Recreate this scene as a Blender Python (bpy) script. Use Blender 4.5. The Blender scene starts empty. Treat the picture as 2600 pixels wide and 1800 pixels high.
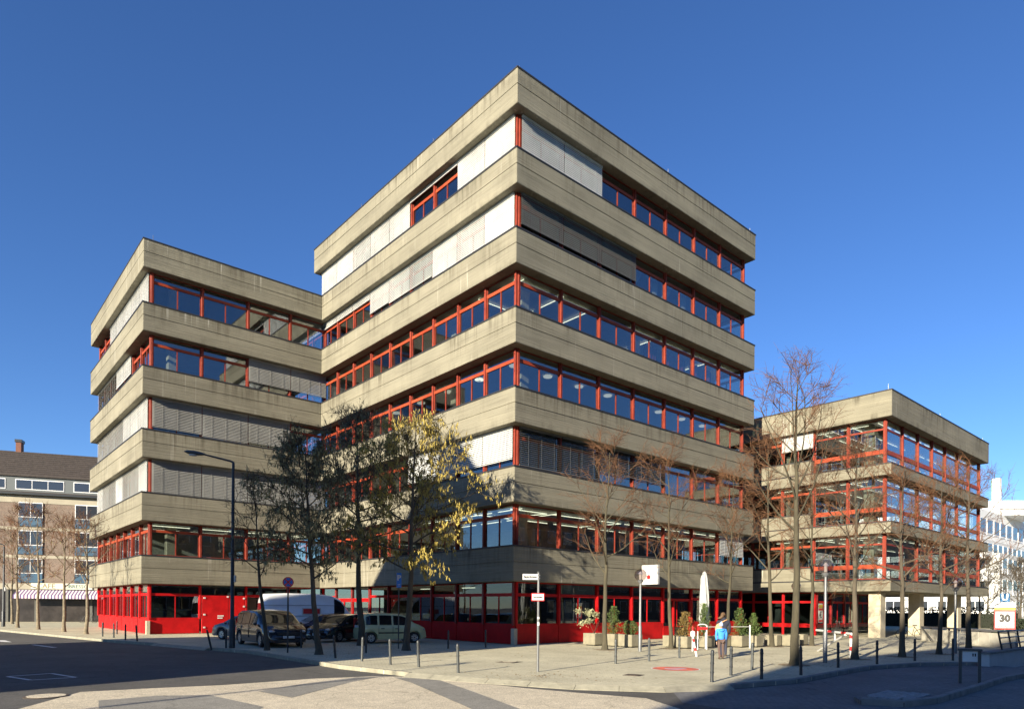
import bpy, math, random
from math import sin, cos, pi, tan, sqrt, atan2
from mathutils import Vector, Matrix
R = math.radians
sc = bpy.context.scene

# ------------------------------------------------------------------ camera
CAM = (-21.875, -25.048, 1.886)
YAW, ROLL = 0.8553, 0.0079
fw = Vector((cos(YAW), sin(YAW), 0)); rt = Vector((sin(YAW), -cos(YAW), 0)); up = Vector((0, 0, 1))
cx_ = rt * cos(ROLL) + up * sin(ROLL); cy_ = up * cos(ROLL) - rt * sin(ROLL)
cam = bpy.data.cameras.new('camera'); camo = bpy.data.objects.new('camera', cam)
sc.collection.objects.link(camo)
M_ = Matrix((cx_, cy_, -fw)).transposed().to_4x4(); M_.translation = Vector(CAM)
camo.matrix_world = M_
cam.sensor_width = 36; cam.lens = 23.7646; cam.shift_x = 0.00042; cam.shift_y = 0.24663
cam.clip_end = 3000; cam.clip_start = 0.1
sc.camera = camo

# ------------------------------------------------------------------ light
AZ, EL = R(14.6), R(17.2)          # direction the light travels (from +X towards +Y), sun elevation
w = bpy.data.worlds.new('World'); sc.world = w; w.use_nodes = True
nt = w.node_tree; bg = nt.nodes['Background']
sky = nt.nodes.new('ShaderNodeTexSky'); sky.sky_type = 'NISHITA'; sky.sun_disc = False
sky.sun_elevation = EL
sky.sun_rotation = R(90) - (AZ + pi)
sky.altitude = 200; sky.air_density = 0.9; sky.dust_density = 0.0; sky.ozone_density = 5.0
hs = nt.nodes.new('ShaderNodeHueSaturation'); hs.inputs['Saturation'].default_value = 1.08; hs.inputs['Hue'].default_value = .508; nt.links.new(sky.outputs[0], hs.inputs['Color']); nt.links.new(hs.outputs[0], bg.inputs[0]); bg.inputs[1].default_value = 0.074
sl = bpy.data.lights.new('sun', 'SUN'); sl.energy = 5.0; sl.angle = R(0.53); sl.color = (1.0, 0.89, 0.70)
so = bpy.data.objects.new('sun', sl); sc.collection.objects.link(so)
so.rotation_euler = Vector((cos(AZ) * cos(EL), sin(AZ) * cos(EL), -sin(EL))).to_track_quat('-Z', 'Y').to_euler()
sc.view_settings.view_transform = 'Standard'; sc.view_settings.look = 'None'
sc.view_settings.exposure = 1.38; sc.view_settings.gamma = 1.0; sc.view_settings.use_curve_mapping = False
sc.render.engine = 'CYCLES'
try:
    sc.cycles.max_bounces = 8; sc.cycles.transparent_max_bounces = 16; sc.cycles.use_denoising = True
    sc.cycles.caustics_reflective = False; sc.cycles.caustics_refractive = False
except Exception: pass

# ------------------------------------------------------------------ helpers
COL = sc.collection
class MB:
    def __init__(s): s.v = []; s.f = []
    def add(s, vs, fs):
        o = len(s.v); s.v += [tuple(q) for q in vs]; s.f += [tuple(i + o for i in q) for q in fs]; return s
    def box(s, x0, x1, y0, y1, z0, z1):
        return s.add([(x0,y0,z0),(x1,y0,z0),(x1,y1,z0),(x0,y1,z0),(x0,y0,z1),(x1,y0,z1),(x1,y1,z1),(x0,y1,z1)],
              [(0,3,2,1),(4,5,6,7),(0,1,5,4),(1,2,6,5),(2,3,7,6),(3,0,4,7)])
    def cbox(s, x0, x1, y0, y1, z0, z1, c=0.01):      # box with chamfered vertical and top edges
        ring = lambda i, z: [(x0+i+c,y0+i,z),(x1-i-c,y0+i,z),(x1-i,y0+i+c,z),(x1-i,y1-i-c,z),(x1-i-c,y1-i,z),(x0+i+c,y1-i,z),(x0+i,y1-i-c,z),(x0+i,y0+i+c,z)]
        return s.rings([ring(0,z0), ring(0,z1-c), ring(c,z1)])
    def rings(s, rs, cap0=True, cap1=True, closed=True):
        n = len(rs[0]); vs = [q for r in rs for q in r]; fs = []
        for k in range(len(rs)-1):
            for i in range(n if closed else n-1):
                j = (i+1) % n; fs.append((k*n+i, k*n+j, (k+1)*n+j, (k+1)*n+i))
        if cap0: fs.append(tuple(reversed(range(n))))
        if cap1: fs.append(tuple((len(rs)-1)*n + i for i in range(n)))
        return s.add(vs, fs)
    def prism(s, poly, z0, z1):
        return s.rings([[(x,y,z0) for x,y in poly], [(x,y,z1) for x,y in poly]])
    def tube(s, pts, rad, n=6, cap=True):
        pts = [Vector(q) for q in pts]
        if not isinstance(rad, (list, tuple)): rad = [rad]*len(pts)
        rs = []; a = None
        for i, p in enumerate(pts):
            d = (pts[min(i+1,len(pts)-1)] - pts[max(i-1,0)])
            d = d.normalized() if d.length > 1e-9 else Vector((0,0,1))
            if a is None: a = d.cross(Vector((0,0,1)) if abs(d.z) < .9 else Vector((1,0,0))).normalized()
            else:
                a = a - d*a.dot(d)
                a = a.normalized() if a.length > 1e-6 else d.orthogonal().normalized()
            b = d.cross(a)
            rs.append([tuple(p + (a*cos(2*pi*k/n) + b*sin(2*pi*k/n))*rad[i]) for k in range(n)])
        return s.rings(rs, cap, cap)
    def lathe(s, prof, c=(0,0,0), n=16):
        rs = [[(c[0]+r*cos(2*pi*k/n), c[1]+r*sin(2*pi*k/n), c[2]+z) for k in range(n)] for r, z in prof]
        return s.rings(rs)
    def sphere(s, c, r, nu=16, nv=10, sc_=(1,1,1)):
        rs = []
        for i in range(nv+1):
            t = pi*i/nv; rr = max(sin(t), 1e-3)*r; z = -cos(t)*r
            rs.append([(c[0]+rr*cos(2*pi*k/nu)*sc_[0], c[1]+rr*sin(2*pi*k/nu)*sc_[1], c[2]+z*sc_[2]) for k in range(nu)])
        return s.rings(rs)
    def quad(s, a, b, c, d): return s.add([a,b,c,d], [(0,1,2,3)])
    def xform(s, m): s.v = [tuple(m @ Vector(q)) for q in s.v]; return s
    def mesh(s, name, m, smooth=None):
        me = bpy.data.meshes.new(name); me.from_pydata(s.v, [], s.f); me.materials.append(m)
        if smooth is not None:
            me.polygons.foreach_set('use_smooth', [True]*len(me.polygons))
            me.set_sharp_from_angle(angle=R(smooth))
        me.update(); return me
    def build(s, name, m, parent=None, smooth=None): return place(name, s.mesh(name, m, smooth), parent)
def place(name, me, parent=None, loc=None, rz=None, scale=None):
    o = bpy.data.objects.new(name, me); COL.objects.link(o)
    if parent is not None: o.parent = parent
    if loc is not None: o.location = loc
    if rz is not None: o.rotation_euler = (0, 0, rz)
    if scale is not None: o.scale = scale
    return o
def thing(name, label, cat, loc=(0,0,0), rz=0, group=None):
    o = bpy.data.objects.new(name, None); COL.objects.link(o); o.location = loc; o.rotation_euler = (0,0,rz)
    o.empty_display_size = .2
    return tag(o, label, cat, group)
def tag(o, label, cat, group=None):
    o['label'] = label; o['category'] = cat
    if group: o['group'] = group
    return o
def struct(o): o['kind'] = 'structure'; return o
def copy_tree(o, parent=None):
    c = o.copy(); COL.objects.link(c)
    if parent is not None: c.parent = parent
    for ch in list(o.children): copy_tree(ch, c)
    return c
def text(body, size, m, parent, loc, rot, name='lettering', align='CENTER', depth=0.002, bold=0.0, sx=1.0):
    cu = bpy.data.curves.new('t', 'FONT'); cu.body = body; cu.size = size; cu.align_x = align; cu.align_y = 'CENTER'
    cu.extrude = depth; cu.offset = bold; cu.resolution_u = 2
    to = bpy.data.objects.new('t', cu); COL.objects.link(to)
    dg = bpy.context.evaluated_depsgraph_get()
    me = bpy.data.meshes.new_from_object(to.evaluated_get(dg)); bpy.data.objects.remove(to); bpy.data.curves.remove(cu)
    me.materials.clear(); me.materials.append(m)
    o = bpy.data.objects.new(name, me); COL.objects.link(o); o.parent = parent
    o.location = loc; o.rotation_euler = rot; o.scale = (sx, 1, 1)
    return o

# ------------------------------------------------------------------ materials
MATS = {}
def nodes_of(name):
    m = bpy.data.materials.new(name); m.use_nodes = True; MATS[name] = m
    t = m.node_tree; return m, t, t.nodes['Principled BSDF'], (lambda k: t.nodes.new('ShaderNode' + k)), t.links.new
def mat(name, col, rough=.6, metal=0., var=0., vs=4., bump=0., bs=30., spec=.5, coat=0., emit=None, es=1., stretch=(1,1,1), col2=None):
    m, t, p, N, L = nodes_of(name)
    p.inputs['Base Color'].default_value = (*col, 1); p.inputs['Roughness'].default_value = rough
    p.inputs['Metallic'].default_value = metal; p.inputs['Specular IOR Level'].default_value = spec
    p.inputs['Coat Weight'].default_value = coat; p.inputs['Coat Roughness'].default_value = .05
    if emit: p.inputs['Emission Color'].default_value = (*emit, 1); p.inputs['Emission Strength'].default_value = es
    if var or bump:
        g = N('NewGeometry'); mp = N('Mapping'); mp.inputs['Scale'].default_value = stretch; L(g.outputs['Position'], mp.inputs[0])
    if var:
        n = N('TexNoise'); n.inputs['Scale'].default_value = vs; n.inputs['Detail'].default_value = 6; n.inputs['Roughness'].default_value = .65
        L(mp.outputs[0], n.inputs['Vector'])
        r = N('ValToRGB'); r.color_ramp.elements[0].position = .3; r.color_ramp.elements[1].position = .7
        c2 = col2 or tuple(min(1, c*(1+var)) for c in col)
        r.color_ramp.elements[0].color = (*[c*(1-var) for c in col], 1); r.color_ramp.elements[1].color = (*c2, 1)
        L(n.outputs[0], r.inputs[0]); L(r.outputs[0], p.inputs['Base Color'])
    if bump:
        b = N('Bump'); b.inputs['Strength'].default_value = bump; b.inputs['Distance'].default_value = .02
        n2 = N('TexNoise'); n2.inputs['Scale'].default_value = bs; n2.inputs['Detail'].default_value = 4
        L(mp.outputs[0], n2.inputs['Vector']); L(n2.outputs[0], b.inputs['Height']); L(b.outputs[0], p.inputs['Normal'])
    return m
Z7, STO, BH = 3.185, 3.922, 1.71
def m_concrete(name, col, streak=1.0):
    m, t, p, N, L = nodes_of(name)
    g = N('NewGeometry'); pos = g.outputs['Position']
    def noise(scale, st, det=5, rough=.6):
        mp = N('Mapping'); mp.inputs['Scale'].default_value = st; L(pos, mp.inputs[0])
        n = N('TexNoise'); n.inputs['Scale'].default_value = scale; n.inputs['Detail'].default_value = det; n.inputs['Roughness'].default_value = rough
        L(mp.outputs[0], n.inputs['Vector']); return n.outputs[0]
    def rng(v, a, b, c=0., d=1.):
        q = N('MapRange'); q.inputs['From Min'].default_value = a; q.inputs['From Max'].default_value = b
        q.inputs['To Min'].default_value = c; q.inputs['To Max'].default_value = d; L(v, q.inputs[0]); return q.outputs[0]
    def mth(op, a, b):
        q = N('Math'); q.operation = op
        for i, v in enumerate((a, b)):
            if isinstance(v, (int, float)): q.inputs[i].default_value = v
            else: L(v, q.inputs[i])
        return q.outputs[0]
    boards = noise(1.0, (.35, .35, 16), 4, .55)         # horizontal board courses
    course = noise(1.0, (.12, .12, 2.2), 3, .5)
    grain = noise(26, (1, 1, 1.6), 4, .6)
    big = noise(.28, (1, 1, 1.2), 5, .6)
    v = mth('ADD', mth('ADD', rng(boards, .3, .7, -.11, .11), rng(grain, .25, .75, -.16, .16)), mth('ADD', rng(big, .35, .65, -.11, .11), rng(course, .3, .7, -.1, .1)))
    # run-off streaks below the coping: position inside the storey
    sx = N('SeparateXYZ'); L(pos, sx.inputs[0])
    fr = mth('FRACT', mth('DIVIDE', mth('SUBTRACT', sx.outputs[2], Z7 - .01), STO), 0)
    top = rng(fr, .08, .435, 0, 1)
    st1 = noise(1.0, (3.2, 3.2, .22), 3, .7); st2 = noise(.33, (1, 1, .6), 3, .5)
    sk = mth('MULTIPLY', mth('MULTIPLY', rng(st1, .46, .62), rng(st2, .44, .58)), top)
    patch = mth('MULTIPLY', rng(noise(.5, (1, 1, 1.8), 6, .75), .54, .72), .30)
    low = mth('MULTIPLY', rng(noise(1.0, (2.2, 2.2, .5), 4, .6), .5, .7), rng(fr, .14, 0.0, 0, .6))
    dirt = mth('MULTIPLY', mth('MINIMUM', mth('ADD', mth('ADD', sk, low), patch), 1.), streak)
    lime = mth('MULTIPLY', mth('MULTIPLY', rng(noise(1.0, (5.5, 5.5, .12), 2, .5), .64, .72), rng(noise(.2, (1, 1, 2), 2, .5), .5, .6)), .5)
    mul = N('MixRGB'); mul.blend_type = 'MULTIPLY'; mul.inputs[0].default_value = 1; mul.inputs[1].default_value = (*col, 1)
    cb = N('CombineXYZ'); f = mth('ADD', v, 1.0)
    for i in range(3): L(f, cb.inputs[i])
    L(cb.outputs[0], mul.inputs[2])
    d = N('MixRGB'); L(mth('MULTIPLY', dirt, .64), d.inputs[0]); L(mul.outputs[0], d.inputs[1]); d.inputs[2].default_value = (.055, .046, .03, 1)
    l = N('MixRGB'); L(lime, l.inputs[0]); L(d.outputs[0], l.inputs[1]); l.inputs[2].default_value = (.55, .53, .46, 1)
    L(l.outputs[0], p.inputs['Base Color']); p.inputs['Roughness'].default_value = .9; p.inputs['Specular IOR Level'].default_value = .25
    b = N('Bump'); b.inputs['Strength'].default_value = .7; b.inputs['Distance'].default_value = .03
    L(mth('ADD', mth('MULTIPLY', boards, 1.6), mth('MULTIPLY', grain, .6)), b.inputs['Height']); L(b.outputs[0], p.inputs['Normal'])
    return m
def m_glass(name, tint=(.55, .62, .62), ior=.1, rough=0.0):
    m, t, p, N, L = nodes_of(name); t.nodes.remove(p)
    out = t.nodes['Material Output']
    tr = N('BsdfTransparent'); tr.inputs[0].default_value = (*tint, 1)
    gl = N('BsdfGlossy'); gl.inputs['Roughness'].default_value = rough; gl.inputs[0].default_value = (.95, .97, 1, 1)
    g = N('NewGeometry'); n = N('TexNoise'); n.inputs['Scale'].default_value = .35; n.inputs['Detail'].default_value = 1
    L(g.outputs['Position'], n.inputs['Vector'])
    b = N('Bump'); b.inputs['Strength'].default_value = .05; b.inputs['Distance'].default_value = .1; L(n.outputs[0], b.inputs['Height']); L(b.outputs[0], gl.inputs['Normal'])
    lw = N('LayerWeight'); lw.inputs[0].default_value = .5
    pw = N('Math'); pw.operation = 'POWER'; L(lw.outputs['Facing'], pw.inputs[0]); pw.inputs[1].default_value = 4.0
    fr = N('MapRange'); fr.inputs[3].default_value = ior; fr.inputs[4].default_value = .9; L(pw.outputs[0], fr.inputs[0])
    mx = N('MixShader'); L(fr.outputs[0], mx.inputs[0]); L(tr.outputs[0], mx.inputs[1]); L(gl.outputs[0], mx.inputs[2])
    L(mx.outputs[0], out.inputs[0]); return m
def m_paving(name, c1, c2, mortar, bw, bh, rot=0., msize=.012, bumps=.5, var=.25, stain=.35):
    m, t, p, N, L = nodes_of(name)
    g = N('NewGeometry'); mp = N('Mapping'); mp.inputs['Rotation'].default_value = (0, 0, rot); L(g.outputs['Position'], mp.inputs[0])
    br = N('TexBrick'); br.inputs['Scale'].default_value = 1; br.inputs['Brick Width'].default_value = bw; br.inputs['Row Height'].default_value = bh
    br.inputs['Mortar Size'].default_value = msize; br.inputs['Mortar Smooth'].default_value = .3; br.inputs['Bias'].default_value = 0
    br.inputs[1].default_value = (*c1, 1); br.inputs[2].default_value = (*c2, 1); br.inputs[3].default_value = (*mortar, 1)
    L(mp.outputs[0], br.inputs['Vector'])
    def noise(s, d=6, r=.65):
        n = N('TexNoise'); n.inputs['Scale'].default_value = s; n.inputs['Detail'].default_value = d; n.inputs['Roughness'].default_value = r
        L(g.outputs['Position'], n.inputs['Vector']); return n.outputs[0]
    def ramp(v, a, b, lo, hi):
        q = N('MapRange'); q.inputs[1].default_value = a; q.inputs[2].default_value = b; q.inputs[3].default_value = lo; q.inputs[4].default_value = hi; L(v, q.inputs[0]); return q.outputs[0]
    a = N('Math'); a.operation = 'MULTIPLY'; L(ramp(noise(.45), .3, .7, 1-var, 1+var*.6), a.inputs[0]); L(ramp(noise(9, 4), .3, .7, .85, 1.15), a.inputs[1])
    sp = N('Math'); sp.operation = 'MULTIPLY'; L(a.outputs[0], sp.inputs[0]); L(ramp(noise(1.6, 3, .75), .62, .72, 1., 1-stain), sp.inputs[1])
    cb = N('CombineXYZ'); [L(sp.outputs[0], cb.inputs[i]) for i in range(3)]
    mu = N('MixRGB'); mu.blend_type = 'MULTIPLY'; mu.inputs[0].default_value = 1; L(br.outputs[0], mu.inputs[1]); L(cb.outputs[0], mu.inputs[2])
    L(mu.outputs[0], p.inputs['Base Color']); p.inputs['Roughness'].default_value = .9; p.inputs['Specular IOR Level'].default_value = .25
    b = N('Bump'); b.inputs['Strength'].default_value = bumps; b.inputs['Distance'].default_value = .006
    iv = N('Math'); iv.operation = 'SUBTRACT'; iv.inputs[0].default_value = 1; L(br.outputs['Fac'], iv.inputs[1])
    ad = N('Math'); ad.operation = 'ADD'; L(iv.outputs[0], ad.inputs[0]); L(noise(60, 2), ad.inputs[1])
    L(ad.outputs[0], b.inputs['Height']); L(b.outputs[0], p.inputs['Normal']); return m
def m_asphalt(name, col, var=.22, speck=.35):
    m, t, p, N, L = nodes_of(name); g = N('NewGeometry')
    def noise(s, d=6, r=.65):
        n = N('TexNoise'); n.inputs['Scale'].default_value = s; n.inputs['Detail'].default_value = d; n.inputs['Roughness'].default_value = r
        L(g.outputs['Position'], n.inputs['Vector']); return n.outputs[0]
    def ramp(v, a, b, lo, hi):
        q = N('MapRange'); q.inputs[1].default_value = a; q.inputs[2].default_value = b; q.inputs[3].default_value = lo; q.inputs[4].default_value = hi; L(v, q.inputs[0]); return q.outputs[0]
    vo = N('TexVoronoi'); vo.inputs['Scale'].default_value = 55; L(g.outputs['Position'], vo.inputs['Vector'])
    a = N('Math'); a.operation = 'MULTIPLY'; L(ramp(noise(.3), .3, .7, 1-var, 1+var), a.inputs[0]); L(ramp(vo.outputs['Color'], 0, 1, 1-speck, 1+speck), a.inputs[1])
    b1 = N('Math'); b1.operation = 'MULTIPLY'; L(a.outputs[0], b1.inputs[0]); L(ramp(noise(2.2, 5, .8), .35, .75, 1.1, .80), b1.inputs[1])
    wn = N('TexNoise'); wn.inputs['Scale'].default_value = 1.3; wn.inputs['Detail'].default_value = 4; L(g.outputs['Position'], wn.inputs['Vector'])
    av = N('VectorMath'); av.operation = 'MULTIPLY_ADD'; L(wn.outputs['Color'], av.inputs[0]); av.inputs[1].default_value = (1.1, 1.1, 0); L(g.outputs['Position'], av.inputs[2])
    ve = N('TexVoronoi'); ve.feature = 'DISTANCE_TO_EDGE'; ve.inputs['Scale'].default_value = .33; L(av.outputs[0], ve.inputs['Vector'])
    b3 = N('Math'); b3.operation = 'MULTIPLY'; L(b1.outputs[0], b3.inputs[0]); L(ramp(ve.outputs['Distance'], .002, .008, .74, 1.0), b3.inputs[1])
    b2 = N('Math'); b2.operation = 'MULTIPLY'; L(b3.outputs[0], b2.inputs[0]); L(ramp(noise(.9, 5, .7), .60, .72, 1., .86), b2.inputs[1])
    cb = N('CombineXYZ'); [L(b2.outputs[0], cb.inputs[i]) for i in range(3)]
    mu = N('MixRGB'); mu.blend_type = 'MULTIPLY'; mu.inputs[0].default_value = 1; mu.inputs[1].default_value = (*col, 1); L(cb.outputs[0], mu.inputs[2])
    L(mu.outputs[0], p.inputs['Base Color']); p.inputs['Roughness'].default_value = .85; p.inputs['Specular IOR Level'].default_value = .3
    b = N('Bump'); b.inputs['Strength'].default_value = .6; b.inputs['Distance'].default_value = .006; L(vo.outputs['Distance'], b.inputs['Height']); L(b.outputs[0], p.inputs['Normal'])
    return m

mconc = m_concrete('board_marked_concrete', (.207, .192, .143))
mcolumn = mat('column_concrete', (.42, .37, .27), .9, var=.15, vs=2, bump=.4, bs=30)
mcope = mat('coping_metal', (.02, .02, .022), .55, var=.2, vs=3)
msoff = mat('soffit_concrete', (.22, .20, .15), .9, var=.2, vs=1.5)
mred = mat('weathered_red_frame_paint', (.20, .024, .012), .55, spec=.25, var=.2, vs=1.6, col2=(.26, .045, .024))
mrail = mat('orange_red_rail_paint', (.30, .040, .014), .55, spec=.25, var=.2, vs=1.2, col2=(.36, .065, .025))
mbred = mat('bright_red_panel_paint', (.40, .006, .008), .5, var=.2, vs=1.7, spec=.18, bump=.12, bs=3, col2=(.50, .008, .010))
mglass = m_glass('window_glass', (.74, .79, .79), .15)
mglassd = m_glass('ground_floor_glass', (.55, .6, .6), .07)
mceil = mat('ceiling_white', (.55, .53, .47), .9, var=.08, vs=.8)
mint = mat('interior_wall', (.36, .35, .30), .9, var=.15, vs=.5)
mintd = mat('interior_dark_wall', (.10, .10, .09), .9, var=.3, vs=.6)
mfloor = mat('interior_floor', (.12, .12, .11), .7)
mslat = mat('blind_slat_aluminium', (.46, .47, .455), .55, metal=0., spec=.5, var=.2, vs=.45)
mslatg = mat('grey_blind_slat', (.25, .25, .232), .55, var=.2, vs=.45)
mslatd = mat('dark_blind_slat', (.12, .122, .115), .5, var=.12, vs=.6)
mtube = mat('lamp_tube', (1, 1, .9), emit=(1, .93, .66), es=1.0)
mbulb = mat('round_lamp', (1, 1, .95), emit=(1, .93, .72), es=.3)
mcurtw = mat('white_curtain', (.60, .60, .58), .9)
mcurtp = mat('purple_curtain', (.22, .05, .14), .9, var=.5, vs=2, col2=(.35, .05, .06))
mblack = mat('black_rubber', (.015, .015, .015), .7)
mdark = mat('dark_plastic', (.03, .03, .032), .5)
mwhite = mat('white_paint', (.58, .58, .56), .45, var=.05, vs=5)
msign_red = mat('sign_red', (.60, .012, .015), .4)
msign_blue = mat('sign_blue', (.015, .12, .50), .4)
mpolegrey = mat('grey_painted_steel', (.055, .06, .06), .45, metal=.1, var=.15, vs=12)
mpoledark = mat('dark_painted_steel', (.028, .032, .036), .45, metal=.2, var=.2, vs=12)
mgalv = mat('galvanised_steel', (.15, .155, .16), .42, metal=.3, var=.15, vs=10)
mlettering = mat('black_lettering', (.02, .02, .02), .6)

# ================================================================== GROUND
mplaza = m_paving('plaza_pavers', (.56, .515, .36), (.51, .47, .33), (.38, .35, .25), .22, .11, R(28), .008, .5, .22, .3)
mroad = m_asphalt('road_asphalt', (.095, .091, .082))
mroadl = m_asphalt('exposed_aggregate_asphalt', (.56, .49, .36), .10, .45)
mroadd = m_asphalt('asphalt_patch', (.25, .238, .205), .10)
mdrive = m_paving('driveway_pavers', (.19, .19, .185), (.165, .165, .165), (.11, .11, .11), .22, .11, R(8), .01, .5)
mkerb = mat('kerb_stone', (.26, .245, .185), .9, var=.25, vs=2.5, bump=.5, bs=40)
mkerbd = mat('basalt_kerb_stone', (.20, .195, .185), .9, var=.25, vs=2.5, bump=.5, bs=40)
mwallc = mat('ramp_wall_concrete', (.50, .50, .48), .9, var=.12, vs=1.2)
RZ = -0.11                                        # road level
HX0, HX1, HY0, HY1 = 7.6, 34.0, -22.6, -17.75      # opening of the ramp
g = MB()
BIG = 900
for a, b, c, d in ((-BIG, HX0, -BIG, BIG), (HX1, BIG, -BIG, BIG), (HX0, HX1, -BIG, HY0), (HX0, HX1, HY1, BIG)):
    g.quad((a, c, RZ), (b, c, RZ), (b, d, RZ), (a, d, RZ))
struct(g.build('road', mroad))
KERB = [(-21.5, 62), (-17.8, 35.4), (-14.4, 14.9), (-13.35, 11.3), (-12.35, 6.2), (-11.75, 3.2), (-11.9, -5.25), (-11.45, -8.6),
        (-10.6, -11.2), (-9.7, -13.5), (-8.4, -15.15), (-6.7, -15.9), (-4.0, -16.3), (-.8, -16.0), (2.1, -15.8), (5.2, -16.35), (7.0, -17.3), (7.55, -17.7)]
plaza = KERB + [(260, -17.7), (260, 200), (-30, 200)]
m_ = MB().prism(plaza, RZ - .2, 0)
pav = struct(m_.build('plaza_pavement', mplaza))
# kerb stones, each a piece of the kerb
kerb = struct(place('kerb', None))
def kerb_run(pts, m, h=.02, z0=RZ-.05, wdt=.15, L=1.0, parent=kerb):
    for (a, b) in zip(pts[:-1], pts[1:]):
        a = Vector(a); b = Vector(b); n = max(1, round((b-a).length/L)); d = (b-a)/n; rz = atan2(d.y, d.x)
        key = (m.name, round(d.length, 2), h, z0)
        if key not in KM: KM[key] = MB().cbox(.008, d.length-.008, -.006, wdt, z0, h, .018).mesh('kerb_stone', m)
        for i in range(n):
            p = a + d*i; place('kerb_stone', KM[key], parent, (p.x, p.y, 0), rz)
KM = {}
kerb_run(KERB[0:4], mkerb); kerb_run(KERB[4:8], mkerb); kerb_run(KERB[11:18], mkerbd)
# lowered kerb: sloping stones down to the road
def ramp_strip(pts, m, wd=.24):
    P2 = []
    for a, b in zip(pts[:-1], pts[1:]):
        n = max(1, round((Vector(b)-Vector(a)).length/1.0)); P2 += [Vector(a).lerp(Vector(b), i/n) for i in range(n)]
    P2.append(Vector(pts[-1])); N2 = []
    for i in range(len(P2)):
        d = (P2[min(i+1, len(P2)-1)] - P2[max(i-1, 0)]).normalized(); o = Vector((d.y, -d.x))*wd
        N2.append(-o if o.x > 0 else o)
    for p, q, o, o2 in zip(P2[:-1], P2[1:], N2[:-1], N2[1:]):
        g_ = (q-p)*.005; p = p+g_; q = q-g_
        s = MB(); s.add([(p.x,p.y,.006),(q.x,q.y,.006),(q.x+o2.x,q.y+o2.y,RZ+.012),(p.x+o.x,p.y+o.y,RZ+.012),(p.x,p.y,RZ-.1),(q.x,q.y,RZ-.1),(q.x+o2.x,q.y+o2.y,RZ-.1),(p.x+o.x,p.y+o.y,RZ-.1)],
            [(0,3,2,1),(2,3,7,6),(0,1,5,4),(1,2,6,5),(3,0,4,7)])
        s.build('kerb_stone', m, kerb)
ramp_strip(KERB[7:12], mkerb); ramp_strip(KERB[3:5], mkerb)

def sheet(name, pts, z, m, parent=None):
    return MB().add([(x, y, z) for x, y in pts], [tuple(range(len(pts)))]).build(name, m, parent)
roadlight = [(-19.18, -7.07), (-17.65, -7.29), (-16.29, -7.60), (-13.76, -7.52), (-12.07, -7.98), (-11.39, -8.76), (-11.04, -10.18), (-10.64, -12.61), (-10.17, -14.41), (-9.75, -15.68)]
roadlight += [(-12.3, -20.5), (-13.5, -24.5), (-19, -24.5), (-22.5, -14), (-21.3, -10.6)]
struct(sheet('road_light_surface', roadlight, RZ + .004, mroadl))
for pts in ([(-16.03, -9.39), (-14.69, -8.60), (-12.72, -7.91), (-12.21, -8.22), (-13.32, -8.83), (-14.17, -9.52), (-15.86, -10.89)],
            [(-11.91, -8.57), (-11.38, -8.97), (-11.21, -9.68), (-12.08, -12.40), (-13.09, -15.32), (-13.84, -14.74), (-12.24, -9.99)],
            [(-19.14, -8.90), (-18.01, -8.83), (-17.10, -9.36), (-16.82, -11.83), (-17.32, -12.56), (-19.47, -10.87)]):
    struct(sheet('road_patch', pts, RZ + .008, mroadd))
struct(sheet('driveway', [(-8.3, -15.35), (-6.7, -16.0), (-4, -16.4), (-.8, -16.1), (2.1, -15.9), (5.2, -16.45), (7.0, -17.4), (7.58, -17.8), (7.58, -40), (-9.5, -40), (-9.8, -18), (-9.7, -16.6)], RZ + .004, mdrive))
# road markings and covers
mmark = mat('road_marking_paint', (.62, .62, .60), .8, var=.2, vs=6)
for a, b, c, d in ([(-17.96, 15.03), (-17.78, 14.91), (-17.26, 11.89), (-17.47, 11.85)], [(-18.76, 20.79), (-18.88, 18.91), (-18.45, 18.17), (-18.55, 20.40)]):
    struct(sheet('lane_marking', [a, b, c, d], RZ + .004, mmark))
for (a, b, c, d) in ([(-20.15, -2.12), (-19.12, -1.80), (-18.75, -3.42), (-19.76, -3.53)],):
    q = [Vector((x, y, RZ)) for x, y in (a, b, c, d)]
    fr = MB()
    for i in range(4):
        u, v = q[i], q[(i+1) % 4]; n = (v-u).normalized().cross(Vector((0,0,1)))*.05
        fr.quad((u.x-n.x,u.y-n.y,RZ+.006),(v.x-n.x,v.y-n.y,RZ+.006),(v.x+n.x,v.y+n.y,RZ+.006),(u.x+n.x,u.y+n.y,RZ+.006))
    struct(fr.build('road_patch_border', mmark))
mcast = mat('cast_iron', (.09, .07, .055), .7, metal=.4, var=.3, vs=8)
def manhole(mx, my, r, label, z, m2=mplaza, rect=True):
    c = Vector((mx, my, z)); t = thing('manhole_cover', label, 'manhole cover', (c.x, c.y, z), R(20))
    b = MB().lathe([(r, .002), (r, .012), (r*.93, .016)], n=24).build('rim', mcast, t)
    MB().lathe([(r*.86, .003), (r*.86, .018)], n=24).build('lid', m2, t)
    if rect: MB().box(-r*1.25, r*1.25, -r*1.25, r*1.25, -.01, .005).build('frame', mcast, t)
manhole(-19.88, -7.51, .42, 'round manhole cover in the sunlit road at the left', RZ + .004, mroadl, False)
manhole(-6.62, -7.40, .28, 'manhole cover with pale lid in paving left of street-name post', 0, mplaza)
manhole(-6.71, -12.89, .20, 'small rusty cover in paving near painted no-parking disc', 0, mcast)
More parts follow.
